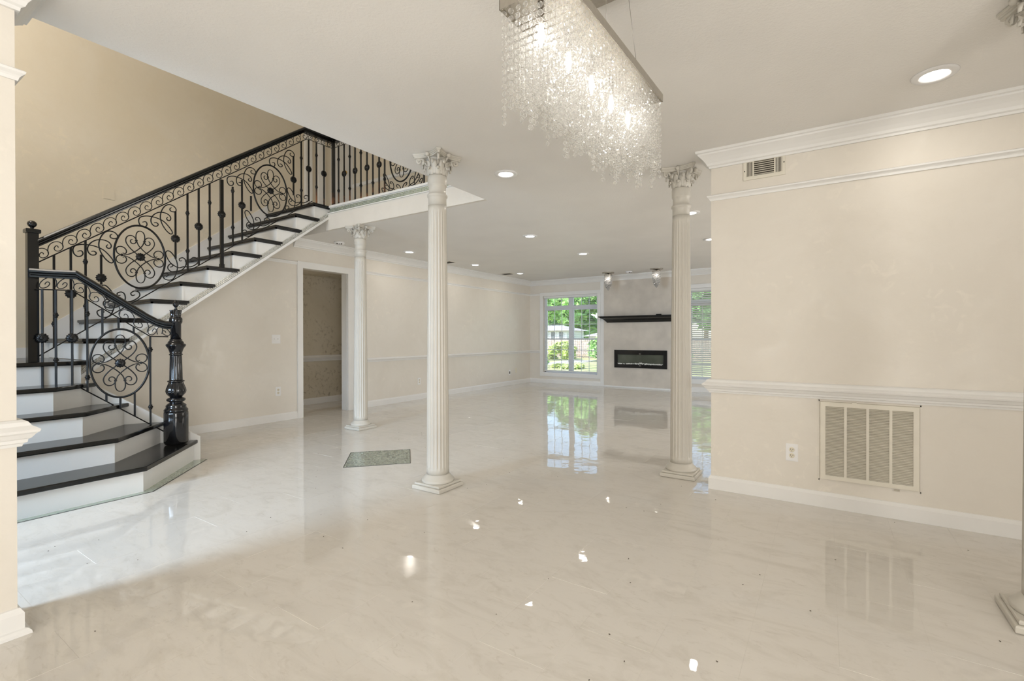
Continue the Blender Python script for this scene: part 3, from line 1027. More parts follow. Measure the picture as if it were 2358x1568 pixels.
# balusters: y, z top, z bottom, rosettes, collars (None = frieze bar / bottom bar)
BAL = [(1.185, None, None, [], [1.203]), (1.287, None, None, [1.452], []), (1.380, None, None, [], [1.726, 1.356]), (1.483, 1.80, 1.545, [1.602], []),
       (2.041, 2.29, 1.84, [2.031], []), (2.144, None, None, [], [2.294, 1.930]), (2.243, None, None, [2.185], []), (2.343, None, None, [], [2.443, 2.082]),
       (2.566, 2.66, None, [], [2.616, 2.236]), (2.661, 2.755, None, [2.489], []), (2.755, 2.61, 2.45, [], []),
       (3.247, 3.19, 2.74, [2.919], []), (3.346, None, None, [], [3.200, 2.822]), (3.442, None, 2.715, [3.101], [])]
for y, zt, zb, ro, co in BAL:
    o = bar(pu, y, bot(y) if zb is None else zb, frz(y) if zt is None else zt, 0.0071, parent=rail)
    for z in ro:
        rosette(pu, y, z, 0.036, o)
    for z in co:
        collar(pu, y, z, 0.0155, o)
for y, ro, co in ((3.546, [], [3.296, 2.911]), (3.650, [3.102], [])):
    o = bar(pu, y, UP, frz(3.42), 0.0071, parent=rail, m='rust')
    for z in ro:
        rosette(pu, y, z, 0.036, o)
    for z in co:
        collar(pu, y, z, 0.0155, o)
po = bar(pu, 2.457, 10 * R_, 2.702, 0.0140, 'post', rail)
rosette(pu, 2.457, 2.351, 0.037, po)
build(MB().box((-5.178, 2.439, 10 * R_), (-5.142, 2.475, 10 * R_ + 0.035)), 'post_foot', 'iron', po)
# square newel on the landing
nw = MB().box((-5.16 - 0.032, 1.06 - 0.032, 5 * R_), (-5.16 + 0.032, 1.06 + 0.032, 1.915))
nwo = build(nw, 'square_newel', 'black', rail)
build(MB().poly_z([(-5.203, 1.017), (-5.117, 1.017), (-5.117, 1.103), (-5.203, 1.103)], 1.905, 1.937, 0.006), 'newel_cap', 'black', nwo)
build(MB().lathe([(0.012, 1.935), (0.010, 1.945), (0.013, 1.952), (0.022, 1.960), (0.028, 1.972), (0.029, 1.980), (0.025, 1.992), (0.014, 2.002), (0.003, 2.005)], (-5.16, 1.06, 0), 20), 'ball_finial', 'gloss', nwo)

# ---- balcony railing, in the plane y = 3.77
brail = thing('balcony_railing', 'black wrought iron railing along the upstairs balcony edge', 'railing', (-5.14, 3.77, UP))
pb_ = Plane((0, 3.77), (1, 0))
bar(pb_, -5.14, UP, 3.60, 0.016, 'post', brail, 'rust')
build(MB().rail(RAILSEC, [(-5.12, 3.77, 3.548), (CEDGE, 3.77, 3.548)]), 'handrail', 'black', brail)
build(MB().tube([pb_.p(-5.12, 3.452), pb_.p(CEDGE, 3.452)], 0.0045, 4), 'frieze_bar', 'iron', brail)
u = -5.06
while u < -2.8:
    wire(pb_, [(u + du, 3.452 + dz * 0.68) for du, dz in FRZ], 0.0034, 'frieze_scroll', brail, 3, 5, False)
    u += 0.087
for mu in (-3.94,):
    medallion(pb_, mu, 3.095, 0.182, 0.272, brail)
    for sg in (1, -1):
        for L in LR:
            wire(pb_, [(mu - sg * 0.32 + sg * (a - 0.17), 2.815 + 0.82 * (b2 - 0.76 * (a - 0.33))) for a, b2 in L], 0.0050, 'corner_scroll', brail, 3)
BB = [(-5.038, [], [3.288, 2.903]), (-4.931, [3.094], []), (-4.826, [], [3.282, 2.895]), (-4.727, [3.092], []), (-4.622, [], [3.285, 2.895]), (-4.513, [3.087], []), (-4.411, [], [3.28, 2.890]), (-4.304, [3.082], []), (-4.212, [], [3.28, 2.898])]
for i in range(7):
    BB.append((-3.60 + i * 0.105, [3.09] if i % 2 else [], [] if i % 2 else [3.28, 2.895]))
for x, ro, co in BB:
    o = bar(pb_, x, UP, 3.452, 0.0071, parent=brail, m='rust')
    for z in ro:
        rosette(pb_, x, z, 0.036, o)
    for z in co:
        collar(pb_, x, z, 0.0155, o)

# ---- lower railing from the square newel down to the turned newel
lrail = thing('landing_railing', 'black wrought iron railing with one oval medallion and glossy turned newel on the bottom steps', 'railing', (-4.63, 1.84, R_))
pl = Plane((-5.10, 1.07), (0.50, 0.82))
LRP = [(0.075, 1.595), (0.245, 1.595), (0.70, 1.262), (0.765, 1.222), (0.82, 1.203), (0.885, 1.199)]
build(MB().rail(RAILSEC, [pl.p(-0.03, 1.595)] + [pl.p(a, z - 0.004) for a, z in LRP]), 'handrail', 'black', lrail)
FB = lambda s: 1.468 if s < 0.21 else max(1.100, 1.468 - (s - 0.21) * 0.722)
build(MB().tube([pl.p(0.0, 1.468), pl.p(0.21, 1.468), pl.p(0.715, 1.103), pl.p(0.84, 1.100)], 0.0045, 4), 'frieze_bar', 'iron', lrail)
build(MB().tube([pl.p(0.222, 0.722), pl.p(0.84, 0.275)], 0.0045, 4), 'bottom_bar', 'iron', lrail)
for s in (0.06, 0.165, 0.265, 0.36, 0.455, 0.55, 0.645, 0.74):
    wire(pl, [(s - du * 1.12, FB(s - du * 1.12) + dz * (0.90 if s < 0.2 else 1.0)) for du, dz in FRZ], 0.0034, 'frieze_scroll', lrail, 3, 5, False)
wire(pl, [(0.815 + du, 1.10 + dz * 0.76) for du, dz in FRZ], 0.0034, 'frieze_scroll', lrail, 3, 5, False)
medallion(pl, 0.515, 0.884, 0.194, 0.279, lrail)
bl = lambda s: 0.722 - (s - 0.222) * 0.7233
LB = [(0.034, 1.468, 4 * R_, [1.090], []), (0.114, 1.468, 4 * R_, [], [1.270, 0.918]), (0.212, 1.468, 4 * R_, [1.090], []), (0.306, FB(0.306), bl(0.306), [], [1.284, 0.775]),
      (0.716, 1.10, bl(0.716), [], [0.993, 0.512]), (0.401, FB(0.401), 0.884 + 0.279 * math.sqrt(1 - ((0.401 - 0.515) / 0.194) ** 2), [], []), (0.505, FB(0.505), 1.163, [], []), (0.605, FB(0.605), 0.884 + 0.279 * math.sqrt(1 - (0.09 / 0.194) ** 2), [], []),
      (0.425, 0.884 - 0.279 * math.sqrt(1 - (0.09 / 0.194) ** 2), bl(0.425), [], []), (0.515, 0.605, bl(0.515), [], []), (0.61, 0.884 - 0.279 * math.sqrt(1 - (0.095 / 0.194) ** 2), bl(0.61), [], [])]
for s, zt, zb, ro, co in LB:
    o = bar(pl, s, zb, zt, 0.0063, parent=lrail)
    for z in ro:
        rosette(pl, s, z, 0.037, o)
    for z in co:
        collar(pl, s, z, 0.0155, o)
NC = (-4.640, 1.835, 0)
KZ = 0.000899


def nz(y):
    return 1.1 + (778.7 - (680 + y / 4.126)) / 1100 * 4.08


nw = lambda L: [(r * KZ, nz(y)) for r, y in L]
newel = build(MB().lathe(nw([(88, 1421), (98, 1400), (98, 1130), (95, 1112)]), NC, 48, 'z', True, lambda a, z, i: 1 - 0.035 * (0.5 + 0.5 * math.cos(8 * a)) ** 2), 'turned_newel', 'gloss', lrail)
build(MB().lathe(nw([(95, 1114), (98, 1105), (96, 1095), (86, 1084), (80, 1070), (84, 1060), (74, 1046), (54, 1032), (52, 1026), (68, 1020), (78, 1006), (74, 994), (60, 986), (48, 978)]), NC, 32), 'base_mouldings', 'gloss', newel)
build(MB().lathe(nw([(46, 980), (58, 966), (74, 945), (80, 922), (76, 898), (66, 870), (57, 842), (54, 832)]), NC, 60, 'z', True, lambda a, z, i: 1 + (0.045 * math.cos(10 * a) if 0 < i < 7 else 0)), 'leaf_bulb', 'gloss', newel)
build(MB().lathe(nw([(54, 836), (68, 834), (71, 829), (66, 822), (54, 818)]), NC, 32), 'ring', 'gloss', newel)
build(MB().lathe(nw([(54, 820), (54, 812), (53, 800), (48, 600), (48, 590), (48, 584)]), NC, 84, 'z', True, lambda a, z, i: 1 - (0.11 * max(0, math.cos(14 * a)) if i in (2, 3) else 0)), 'fluted_shaft', 'gloss', newel)
build(MB().lathe(nw([(48, 586), (55, 580), (55, 572), (48, 566), (54, 545), (60, 525), (70, 508), (80, 494), (82, 486), (79, 478), (66, 472), (64, 460), (56, 448), (50, 442), (52, 434), (44, 428)]), NC, 32), 'upper_mouldings', 'gloss', newel)
build(MB().lathe(nw([(43, 430), (43, 284), (50, 278), (53, 262), (53, 238), (50, 226), (44, 222)]), NC, 32), 'upper_shaft', 'gloss', newel)
build(MB().lathe(nw([(44, 223), (40, 215), (42, 190), (46, 165), (48, 156), (30, 154), (16, 150)]), NC, 48, 'z', True, lambda a, z, i: 1 + (0.10 * math.cos(8 * a) if 0 < i < 5 else 0)), 'leaf_capital', 'gloss', newel)
build(MB().lathe(nw([(16, 152), (9, 138), (8, 130), (16, 122), (23, 108), (24, 96), (20, 80), (12, 66), (3, 56)]), NC, 32, 'z', True, lambda a, z, i: 1 + (0.07 * math.cos(8 * a + i) if 3 < i < 8 else 0)), 'pinecone_finial', 'gloss', newel)


# ------------------------------------------------------------------ columns
def leaf_grid(base_r, z0, h, curl, w, ang, c, lobes=3):
    """one acanthus leaf: a thick curved blade on a bell, tip rolled outwards"""
    vs, NT, NWD = [], 9, 5
    for side in (0, 1):
        for i in range(NT):
            t = i / (NT - 1)
            if t < 0.72:
                r = base_r + 0.010 * t + 0.006 * math.sin(t * PI)
                z = z0 + h * t / 0.72
            else:
                s = (t - 0.72) / 0.28
                r = base_r + 0.0072 + curl * math.sin(s * PI * 0.62)
                z = z0 + h + curl * 0.55 * (math.sin(s * PI) * 0.75) - curl * 0.55 * s
            ww = w * (0.55 + 0.45 * math.sin(PI * min(1, t * 1.05))) * (1 + 0.13 * math.cos(t * PI * 2 * lobes)) * (1 if t < 0.8 else 1 - (t - 0.8) * 3.2)
            for j in range(NWD):
                q = (j / (NWD - 1) - 0.5) * 2
                dep = 0.004 * (1 - abs(q)) - 0.003 * q * q
                rr = r + dep - (0.005 if side else 0)
                a = ang + q * ww / max(rr, 0.02)
                vs.append((c[0] + rr * math.cos(a), c[1] + rr * math.sin(a), z))
    n = NT * NWD
    fs = []
    for i in range(NT - 1):
        for j in range(NWD - 1):
            a = i * NWD + j
            fs.append((a, a + 1, a + NWD + 1, a + NWD))
            fs.append((n + a, n + a + NWD, n + a + NWD + 1, n + a + 1))
    edge = [j for j in range(NWD)] + [i * NWD + NWD - 1 for i in range(1, NT)] + [(NT - 1) * NWD + j for j in range(NWD - 2, -1, -1)] + [i * NWD for i in range(NT - 2, 0, -1)]
    m = len(edge)
    for k in range(m):
        a, b2 = edge[k], edge[(k + 1) % m]
        fs.append((a, b2, n + b2, n + a))
    return MB().add(vs, fs, True)


COLP = {}


def column(x, y, label):
    t = thing('column', label, 'column', (x, y, 0), 'fluted columns with leafy capitals')
    if not COLP:
        c = (0, 0)
        sq_ = lambda h: [(-h, -h), (h, -h), (h, h), (-h, h)]
        plinth = MB().poly_z(sq_(0.131), 0, 0.030, 0.007).poly_z(sq_(0.119), 0.030, 0.047, 0.005)
        foot = MB().lathe([(0.112, 0.045), (0.117, 0.052), (0.117, 0.064), (0.110, 0.072), (0.098, 0.082), (0.090, 0.094), (0.0835, 0.104)], (0, 0, 0), 40)
        N = 120

        def rad(z):
            s = (z - 0.10) / 2.0
            return 0.0815 - 0.016 * s ** 1.35

        zs = [0.100, 0.144, 0.158] + [0.158 + (1.985 - 0.158) * i / 10 for i in range(1, 10)] + [1.985, 2.003, 2.05]
        sh = MB().lathe([(rad(z), z) for z in zs], (0, 0, 0), N, 'z', True, lambda a, z, i: 1 - (0.105 * abs(math.sin(10 * a)) ** 0.8 if 2 <= i <= len(zs) - 3 else 0))
        neck = MB().lathe([(0.0655, 2.048), (0.0655, 2.100), (0.067, 2.108), (0.0735, 2.113), (0.0745, 2.121), (0.0735, 2.128), (0.064, 2.133), (0.062, 2.150), (0.062, 2.185), (0.068, 2.192), (0.0705, 2.200), (0.0685, 2.208), (0.0705, 2.214), (0.0705, 2.256), (0.066, 2.263)], (0, 0, 0), 40)
        bell = MB().lathe([(0.062, 2.262), (0.058, 2.270), (0.057, 2.31), (0.062, 2.35), (0.076, 2.378), (0.082, 2.386)], (0, 0, 0), 32)
        pts = []
        for k in range(4):
            a0 = PI / 4 + k * PI / 2
            cor = Vector((math.cos(a0), math.sin(a0))) * 0.176
            tan = Vector((-math.sin(a0), math.cos(a0))) * 0.014
            pts += [tuple(cor - tan), tuple(cor + tan)]
            nxt = a0 + PI / 2
            cor2 = Vector((math.cos(nxt), math.sin(nxt))) * 0.176 - Vector((-math.sin(nxt), math.cos(nxt))) * 0.014
            p0 = cor + tan
            for s in (0.2, 0.35, 0.5, 0.65, 0.8):
                q = p0.lerp(cor2, s)
                mid = Vector((math.cos(a0 + PI / 4), math.sin(a0 + PI / 4)))
                pts.append(tuple(q - mid * 0.036 * math.sin(PI * s)))
        ab = MB().poly_z(inset(pts, 0.010), 2.384, 2.394).poly_z(inset(pts, 0.005), 2.394, 2.402).poly_z(pts, 2.402, 2.4165, 0.003)
        vol = MB()
        for k in range(4):
            a0 = PI / 4 + k * PI / 2
            d = Vector((math.cos(a0), math.sin(a0), 0))
            sp = []
            for i in range(22):
                th = i / 21 * 2.6 * PI
                r = 0.0185 * (1 - i / 21 * 0.86)
                sp.append(d * (0.130 + r * math.sin(th)) + Vector((0, 0, 2.366 + r * math.cos(th))))
            sp = [d * 0.070 + Vector((0, 0, 2.335)), d * 0.095 + Vector((0, 0, 2.372)), d * 0.112 + Vector((0, 0, 2.386))] + sp
            vol.tube(sp, 0.0095, 6)
        fl = MB()
        for k in range(4):
            a0 = k * PI / 2
            fl.lathe([(0.004, -0.016), (0.014, -0.010), (0.017, 0), (0.014, 0.010), (0.004, 0.016)], (0.108 * math.cos(a0), 0.108 * math.sin(a0), 2.398), 10)
            fl.tube([(0.07 * math.cos(a0), 0.07 * math.sin(a0), 2.35), (0.09 * math.cos(a0), 0.09 * math.sin(a0), 2.375), (0.102 * math.cos(a0), 0.102 * math.sin(a0), 2.39)], 0.007, 6)
        low = leaf_grid(0.0625, 2.262, 0.048, 0.030, 0.0265, 0, c)
        upp = leaf_grid(0.0640, 2.268, 0.086, 0.048, 0.0265, 0, c)
        cm = M['column']
        COLP.update(base=plinth.mesh('base', cm), foot=foot.mesh('foot', cm), shaft=sh.mesh('shaft', cm), neck=neck.mesh('necking', cm), capital=bell.mesh('capital', cm),
                    abacus=ab.mesh('abacus', cm), volutes=vol.mesh('volutes', cm), fleuron=fl.mesh('fleurons', cm), low=low.mesh('leaf', cm), upp=upp.mesh('leaf', cm))
    bs = inst('base', COLP['base'], (x, y, 0), t)
    inst('base_torus', COLP['foot'], (x, y, 0), bs)
    inst('shaft', COLP['shaft'], (x, y, 0), t)
    inst('necking', COLP['neck'], (x, y, 0), t)
    cp = inst('capital', COLP['capital'], (x, y, 0), t)
    inst('abacus', COLP['abacus'], (x, y, 0), cp)
    inst('volutes', COLP['volutes'], (x, y, 0), cp)['kind'] = 'stuff'
    inst('fleurons', COLP['fleuron'], (x, y, 0), cp)['kind'] = 'stuff'
    for k in range(8):
        inst('leaf', COLP['low'], (x, y, 0), cp, (0, 0, k * PI / 4))
        inst('leaf', COLP['upp'], (x, y, 0), cp, (0, 0, (k + 0.5) * PI / 4))
    return t


column(-2.37, 2.62, 'tall cream fluted column beside the square floor inlay')
column(-0.957, 3.90, 'cream fluted column standing just off the free end of the vented wall')
column(-4.66, 3.79, 'far cream fluted column standing in front of the hall doorway')
column(0.718, 2.62, 'cream column cut off by the right edge of the photo')


# ------------------------------------------------------------------ recessed lights, smoke detectors, ceiling vents
def downlight(x, y, label, power=1.6):
    t = thing('recessed_light', label, 'ceiling light', (x, y, H - 0.012), 'recessed ceiling lights')
    build(MB().lathe([(0.058, H - 0.002), (0.058, H - 0.007), (0.066, H - 0.010), (0.088, H - 0.010), (0.094, H - 0.004), (0.095, H), (0.06, H)], (x, y, 0), 32), 'trim_ring', 'plate', t)
    build(MB().lathe([(0.0575, H - 0.001), (0.0575, H - 0.006), (0.05, H - 0.0075), (0.002, H - 0.0075)], (x, y, 0), 32), 'lens', 'lens', t)
    light('recessed_light_glow', 'AREA', (x, y, H - 0.016), power, (1.0, 0.94, 0.85), size=0.11, shape='DISK')
    return t


for x, y, lb in ((0.458, 3.185, 'round recessed ceiling light close to the right wall crown moulding'), (-2.165, 3.211, 'round recessed ceiling light between the crystal chandelier and the nearest column'),
                 (-3.246, 5.378, 'recessed ceiling light in the middle row, the one nearer the camera'), (-3.234, 6.994, 'recessed ceiling light in the middle row, the one nearer the fireplace'),
                 (-5.42, 5.347, 'recessed ceiling light by the doorway wall, just left of the nearest column'), (-5.385, 6.976, 'second recessed ceiling light of the row along the doorway wall'),
                 (-5.34, 8.442, 'last recessed ceiling light of the row along the doorway wall, by the small ceiling vent'), (-1.205, 5.311, 'recessed ceiling light half hidden behind the column at the wall end'),
                 (-1.305, 6.904, 'recessed ceiling light partly cut off by the free end of the vented wall')):
    downlight(x, y, lb)


def detector(x, y, label):
    t = thing('smoke_detector', label, 'smoke detector', (x, y, H - 0.04))
    build(MB().lathe([(0.068, H), (0.070, H - 0.012), (0.062, H - 0.030), (0.045, H - 0.038), (0.002, H - 0.040)], (x, y, 0), 28), 'housing', 'plate', t)
    for k in (-1, 0, 1):
        d = Vector((0.60, 0.80)) * 0.027 * k
        build(MB().lathe([(0.010, 0.006), (0.0115, 0.0), (0.010, -0.007), (0.002, -0.009)], (x + d.x + 0.038, y + d.y - 0.029, H - 0.031), 10), 'sensor_hole', 'slot', t)


detector(-5.669, 4.252, 'white smoke detector on the ceiling near the doorway')
detector(-3.335, 9.41, 'white round detector between the two small crystal pendants')
for x, y, lb in ((-5.60, 8.35, 'small ceiling register next to the last recessed light'), (-5.60, 6.46, 'small ceiling register partly behind the nearest column')):
    t = thing('ceiling_register', lb, 'vent', (x, y, H - 0.012))
    build(MB().box((x - 0.12, y - 0.08, H - 0.006), (x + 0.12, y + 0.08, H)), 'faceplate', 'vent', t)
    sm = MB().box((-0.10, -0.004, -0.004), (0.10, 0.004, 0.004)).mesh('slat', M['dark'])
    for k in range(7):
        inst('slat', sm, (x, y - 0.06 + k * 0.02, H - 0.008), t)


# ------------------------------------------------------------------ vents and plates on the right wall
rv = thing('return_air_vent', 'large almond return air grille with four louvred sections below the chair rail', 'vent', (0.218, YR, 0.18))
x0, x1, z0, z1 = -0.031, 0.466, 0.180, 0.681
fm = MB()
b0 = 0.028
fm.box((x0 - 0.006, YR - 0.004, z0 - 0.008), (x1 + 0.006, YR, z0)).box((x0 - 0.006, YR - 0.004, z1), (x1 + 0.006, YR, z1 + 0.008)).box((x0 - 0.008, YR - 0.004, z0 - 0.008), (x0, YR, z1 + 0.008)).box((x1, YR - 0.004, z0 - 0.008), (x1 + 0.008, YR, z1 + 0.008))
build(fm, 'outer_trim', 'wall', rv)
fm = MB()
g2 = 0.003
fx0, fx1, fz0, fz1 = x0 + g2, x1 - g2, z0 + g2, z1 - g2
fm.box((fx0, YR - 0.014, fz0), (fx1, YR - 0.001, fz0 + b0)).box((fx0, YR - 0.014, fz1 - b0), (fx1, YR - 0.001, fz1)).box((fx0, YR - 0.014, fz0 + b0), (fx0 + b0, YR - 0.001, fz1 - b0)).box((fx1 - b0, YR - 0.014, fz0 + b0), (fx1, YR - 0.001, fz1 - b0))
iw = (fx1 - fx0 - 2 * b0 - 3 * 0.014) / 4
for k in range(3):
    xa = fx0 + b0 + iw * (k + 1) + 0.014 * k
    fm.box((xa, YR - 0.014, fz0 + b0), (xa + 0.014, YR - 0.001, fz1 - b0))
build(fm, 'frame', 'vent', rv)
build(MB().box((x0, YR - 0.0022, z0), (x1, YR - 0.0006, z1)), 'filter', 'duct', rv)
lm = MB().add([(-iw / 2, -0.0055, -0.0028), (iw / 2, -0.0055, -0.0028), (iw / 2, 0.0055, 0.0036), (-iw / 2, 0.0055, 0.0036), (-iw / 2, -0.0055, -0.0016), (iw / 2, -0.0055, -0.0016), (iw / 2, 0.0055, 0.0048), (-iw / 2, 0.0055, 0.0048)],
              [(3, 2, 1, 0), (4, 5, 6, 7), (0, 1, 5, 4), (1, 2, 6, 5), (2, 3, 7, 6), (3, 0, 4, 7)]).mesh('louver', M['vent'])
NL = 46
for k in range(4):
    xc = fx0 + b0 + iw * (k + 0.5) + 0.014 * k
    for j in range(NL):
        inst('louver', lm, (xc, YR - 0.0085, fz0 + b0 + (fz1 - fz0 - 2 * b0) * (j + 0.5) / NL), rv)
for xx in (0.15, 0.36):
    build(MB().box((xx - 0.012, YR - 0.016, z0 - 0.012 if xx > 0.3 else z1 - 0.004), (xx + 0.012, YR - 0.004, z0 - 0.004 if xx > 0.3 else z1 + 0.004)), 'latch', 'duct' if xx > 0.3 else 'vent', rv)
sv = thing('supply_air_vent', 'small almond supply register high under the crown moulding', 'vent', (-0.352, YR, 2.175))
x0, x1, z0, z1 = -0.479, -0.225, 2.178, 2.324
build(MB().box((x0 + 0.018, YR - 0.0015, z0 + 0.02), (x1 - 0.018, YR - 0.0005, z1 - 0.02)), 'duct_shade', 'slot', sv)  # flat dark sheet stands in for the shade inside the duct
fm = MB()
secs = [(x0 + 0.020, x0 + 0.058), (x0 + 0.066, x1 - 0.066), (x1 - 0.058, x1 - 0.020)]
fm.box((x0, YR - 0.008, z0), (x1, YR, z0 + 0.024)).box((x0, YR - 0.008, z1 - 0.024), (x1, YR, z1))
px = x0
for a, b2 in secs:
    fm.box((px, YR - 0.008, z0 + 0.024), (a, YR, z1 - 0.024))
    px = b2
fm.box((px, YR - 0.008, z0 + 0.024), (x1, YR, z1 - 0.024))
build(fm, 'faceplate', 'vent', sv)
vs_ = MB().box((-0.0017, -0.004, -0.049), (0.0017, -0.001, 0.049)).mesh('slat', M['vent'])
for a, b2 in (secs[0], secs[2]):
    for k in range(5):
        inst('slat', vs_, (a + (b2 - a) * (k + 0.5) / 5, YR - 0.005, (z0 + z1) / 2), sv)
a, b2 = secs[1]
hs_ = MB().add([(a - b2, -0.004, -0.0042), (b2 - a, -0.004, -0.0042), (b2 - a, 0.002, 0.0036), (a - b2, 0.002, 0.0036), (a - b2, -0.0028, -0.0042), (b2 - a, -0.0028, -0.0042), (b2 - a, 0.0032, 0.0036), (a - b2, 0.0032, 0.0036)],
               [(3, 2, 1, 0), (4, 5, 6, 7), (0, 1, 5, 4), (1, 2, 6, 5), (2, 3, 7, 6), (3, 0, 4, 7)])
hs_.v = [Vector((v.x / 2, v.y, v.z)) for v in hs_.v]
hm = hs_.mesh('slat', M['vent'])
for k in range(7):
    inst('slat', hm, ((a + b2) / 2, YR - 0.0045, z0 + 0.031 + k * 0.0138), sv)
for xx, zz in ((x0 + 0.008, (z0 + z1) / 2 - 0.01), (x1 - 0.008, (z0 + z1) / 2 + 0.01)):
    build(MB().lathe([(0.004, 0), (0.004, -0.002), (0.001, -0.003)], (xx, YR - 0.008, zz), 8, 'y'), 'screw', 'dark', sv)


def outlet(c, nrm, label, m='plate', kind='duplex', w=0.035, h=0.057):
    """wall plate centred at c on a wall whose room side is nrm ('-y' or '+x')"""
    t = thing('wall_outlet' if kind != 'switch' else 'light_switch', label, 'outlet' if kind == 'duplex' else ('switch' if kind == 'switch' else 'wall plate'), c)
    c = Vector(c)
    a, n = (Vector((1, 0, 0)), Vector((0, -1, 0))) if nrm == '-y' else (Vector((0, 1, 0)), Vector((1, 0, 0)))
    zz = Vector((0, 0, 1))
    pm = MB().obox(c + n * 0.0015, a * w, zz * h, n * 0.0015).obox(c + n * 0.004, a * (w - 0.004), zz * (h - 0.004), n * 0.001)
    build(pm, 'cover_plate', m, t)
    if kind == 'duplex':
        for s in (-1, 1):
            o = build(MB().lathe([(0.0165, 0.0), (0.0165, 0.0015), (0.014, 0.0022), (0.002, 0.0022)], c + n * 0.0048 + zz * s * 0.0195, 20, (a, zz, n)), 'receptacle', 'almond', t)
            for dx, dz, hh in ((-0.006, 0.003, 0.005), (0.006, 0.003, 0.004), (0.0, -0.008, 0.003)):
                build(MB().obox(c + n * 0.0072 + zz * (s * 0.0195 + dz) + a * dx, a * 0.0014, zz * hh, n * 0.0004), 'slot', 'slot', o)
    elif kind == 'switch':
        for s in (-1, 1):
            o = build(MB().obox(c + n * 0.0055 + a * s * 0.023, a * 0.006, zz * 0.013, n * 0.001), 'toggle_frame', 'plate', t)
            build(MB().obox(c + n * 0.011 + a * s * 0.023 + zz * 0.004, a * 0.004, zz * 0.006, n * 0.006), 'toggle', 'plate', o)
    elif kind == 'open':
        build(MB().obox(c + n * 0.006, a * 0.018, zz * 0.028, n * 0.001), 'box_opening', 'slot', t)
        build(MB().tube([c + n * 0.006 + zz * 0.02, c + n * 0.03 + zz * 0.0, c + n * 0.035 - zz * 0.03 + a * 0.01, c + n * 0.02 - zz * 0.05], 0.003, 6), 'loose_wire', 'plate', t)
    return t


outlet((-0.186, YR, 0.327), '-y', 'white duplex outlet left of the large return grille')
outlet((XW, 3.522, 0.387), '+x', 'white duplex outlet low on the wall between the stairs and doorway')
outlet((XW, 3.497, 1.067), '+x', 'white double toggle switch between the stairs and doorway', kind='switch', w=0.057)
outlet((XW, 6.103, 0.317), '+x', 'white duplex outlet on the doorway wall left of the nearest column')
outlet((XW, 8.965, 0.285), '+x', 'open junction box with loose wire on the doorway wall near the far corner', kind='open')
outlet((XW, 9.236, 0.317), '+x', 'tall almond wall plate beside the open junction box', m='almond', kind='blank')
outlet((XS, 1.844, 2.577), '+x', 'plain cover plate high on the tall stairwell wall', m='wall_tall', kind='blank', w=0.05, h=0.06)

# ------------------------------------------------------------------ far windows
def window(n, x0, x1, label):
    z0, z1 = OZ
    yo = YF
    cs = MB()
    cw = 0.078
    cs.box((x0 - cw, yo - 0.022, z0 - cw), (x1 + cw * 0.9, yo, z0)).box((x0 - cw, yo - 0.022, z1), (x1 + cw * 0.9, yo, z1 + cw)).box((x0 - cw, yo - 0.022, z0), (x0, yo, z1)).box((x1, yo - 0.022, z0), (x1 + cw * 0.9, yo, z1))
    wo = struct(cs, 'window_%d' % n, 'trim', label, 'window')
    fr = MB()
    fy0, fy1 = yo + 0.075, yo + 0.13
    t = 0.030
    fr.box((x0, fy0, z0), (x0 + t, fy1, z1)).box((x1 - t, fy0, z0), (x1, fy1, z1)).box((x0, fy0, z0), (x1, fy1, z0 + t)).box((x0, fy0, z1 - t), (x1, fy1, z1))
    xm = (x0 + x1) / 2
    fr.box((xm - 0.038, fy0 - 0.01, z0), (xm + 0.038, fy1, z1))
    zt = z1 - 0.285
    fr.box((x0, fy0 - 0.006, zt - 0.025), (x1, fy1, zt + 0.025))
    build(fr, 'window_frame', 'vinyl', wo)
    build(MB().box((x0, yo, z0 - 0.001), (x1, yo + 0.075, z0 + 0.012)), 'window_sill', 'vinyl', wo)
    zm = z0 + 0.780
    for a, b2 in ((x0 + t, xm - 0.038), (xm + 0.038, x1 - t)):
        for za, zb, rows, dy in ((zt + 0.025, z1 - t, 1, 0.0), (zm, zt - 0.025, 2, 0.02), (z0 + t, zm + 0.03, 3, 0.0)):
            s = 0.026
            sy = fy0 + 0.006 + dy
            sm = MB().box((a, sy, za), (a + s, sy + 0.025, zb)).box((b2 - s, sy, za), (b2, sy + 0.025, zb)).box((a + s, sy, za), (b2 - s, sy + 0.025, za + s)).box((a + s, sy, zb - s), (b2 - s, sy + 0.025, zb))
            so = build(sm, 'sash', 'vinyl', wo)
            gm = MB()
            ga, gb, gza, gzb = a + s, b2 - s, za + s, zb - s
            for k in (1, 2):
                xx = ga + (gb - ga) * k / 3
                gm.box((xx - 0.006, sy + 0.010, gza), (xx + 0.006, sy + 0.018, gzb))
            for k in range(1, rows):
                zz = gza + (gzb - gza) * k / rows
                gm.box((ga, sy + 0.010, zz - 0.006), (gb, sy + 0.018, zz + 0.006))
            build(gm, 'grille', 'vinyl', so)
            for i in range(3):
                for j in range(rows):
                    xa, xb = ga + (gb - ga) * i / 3, ga + (gb - ga) * (i + 1) / 3
                    zc, zd = gza + (gzb - gza) * j / rows, gza + (gzb - gza) * (j + 1) / rows
                    build(MB().box((xa, sy + 0.0125, zc), (xb, sy + 0.0155, zd)), 'pane', 'pane', so)
    return wo


window(1, OW[0][0], OW[0][1], 'white double window with grilles left of the fireplace')
window(2, OW[1][0], OW[1][1], 'white double window mostly hidden behind the wall end column')


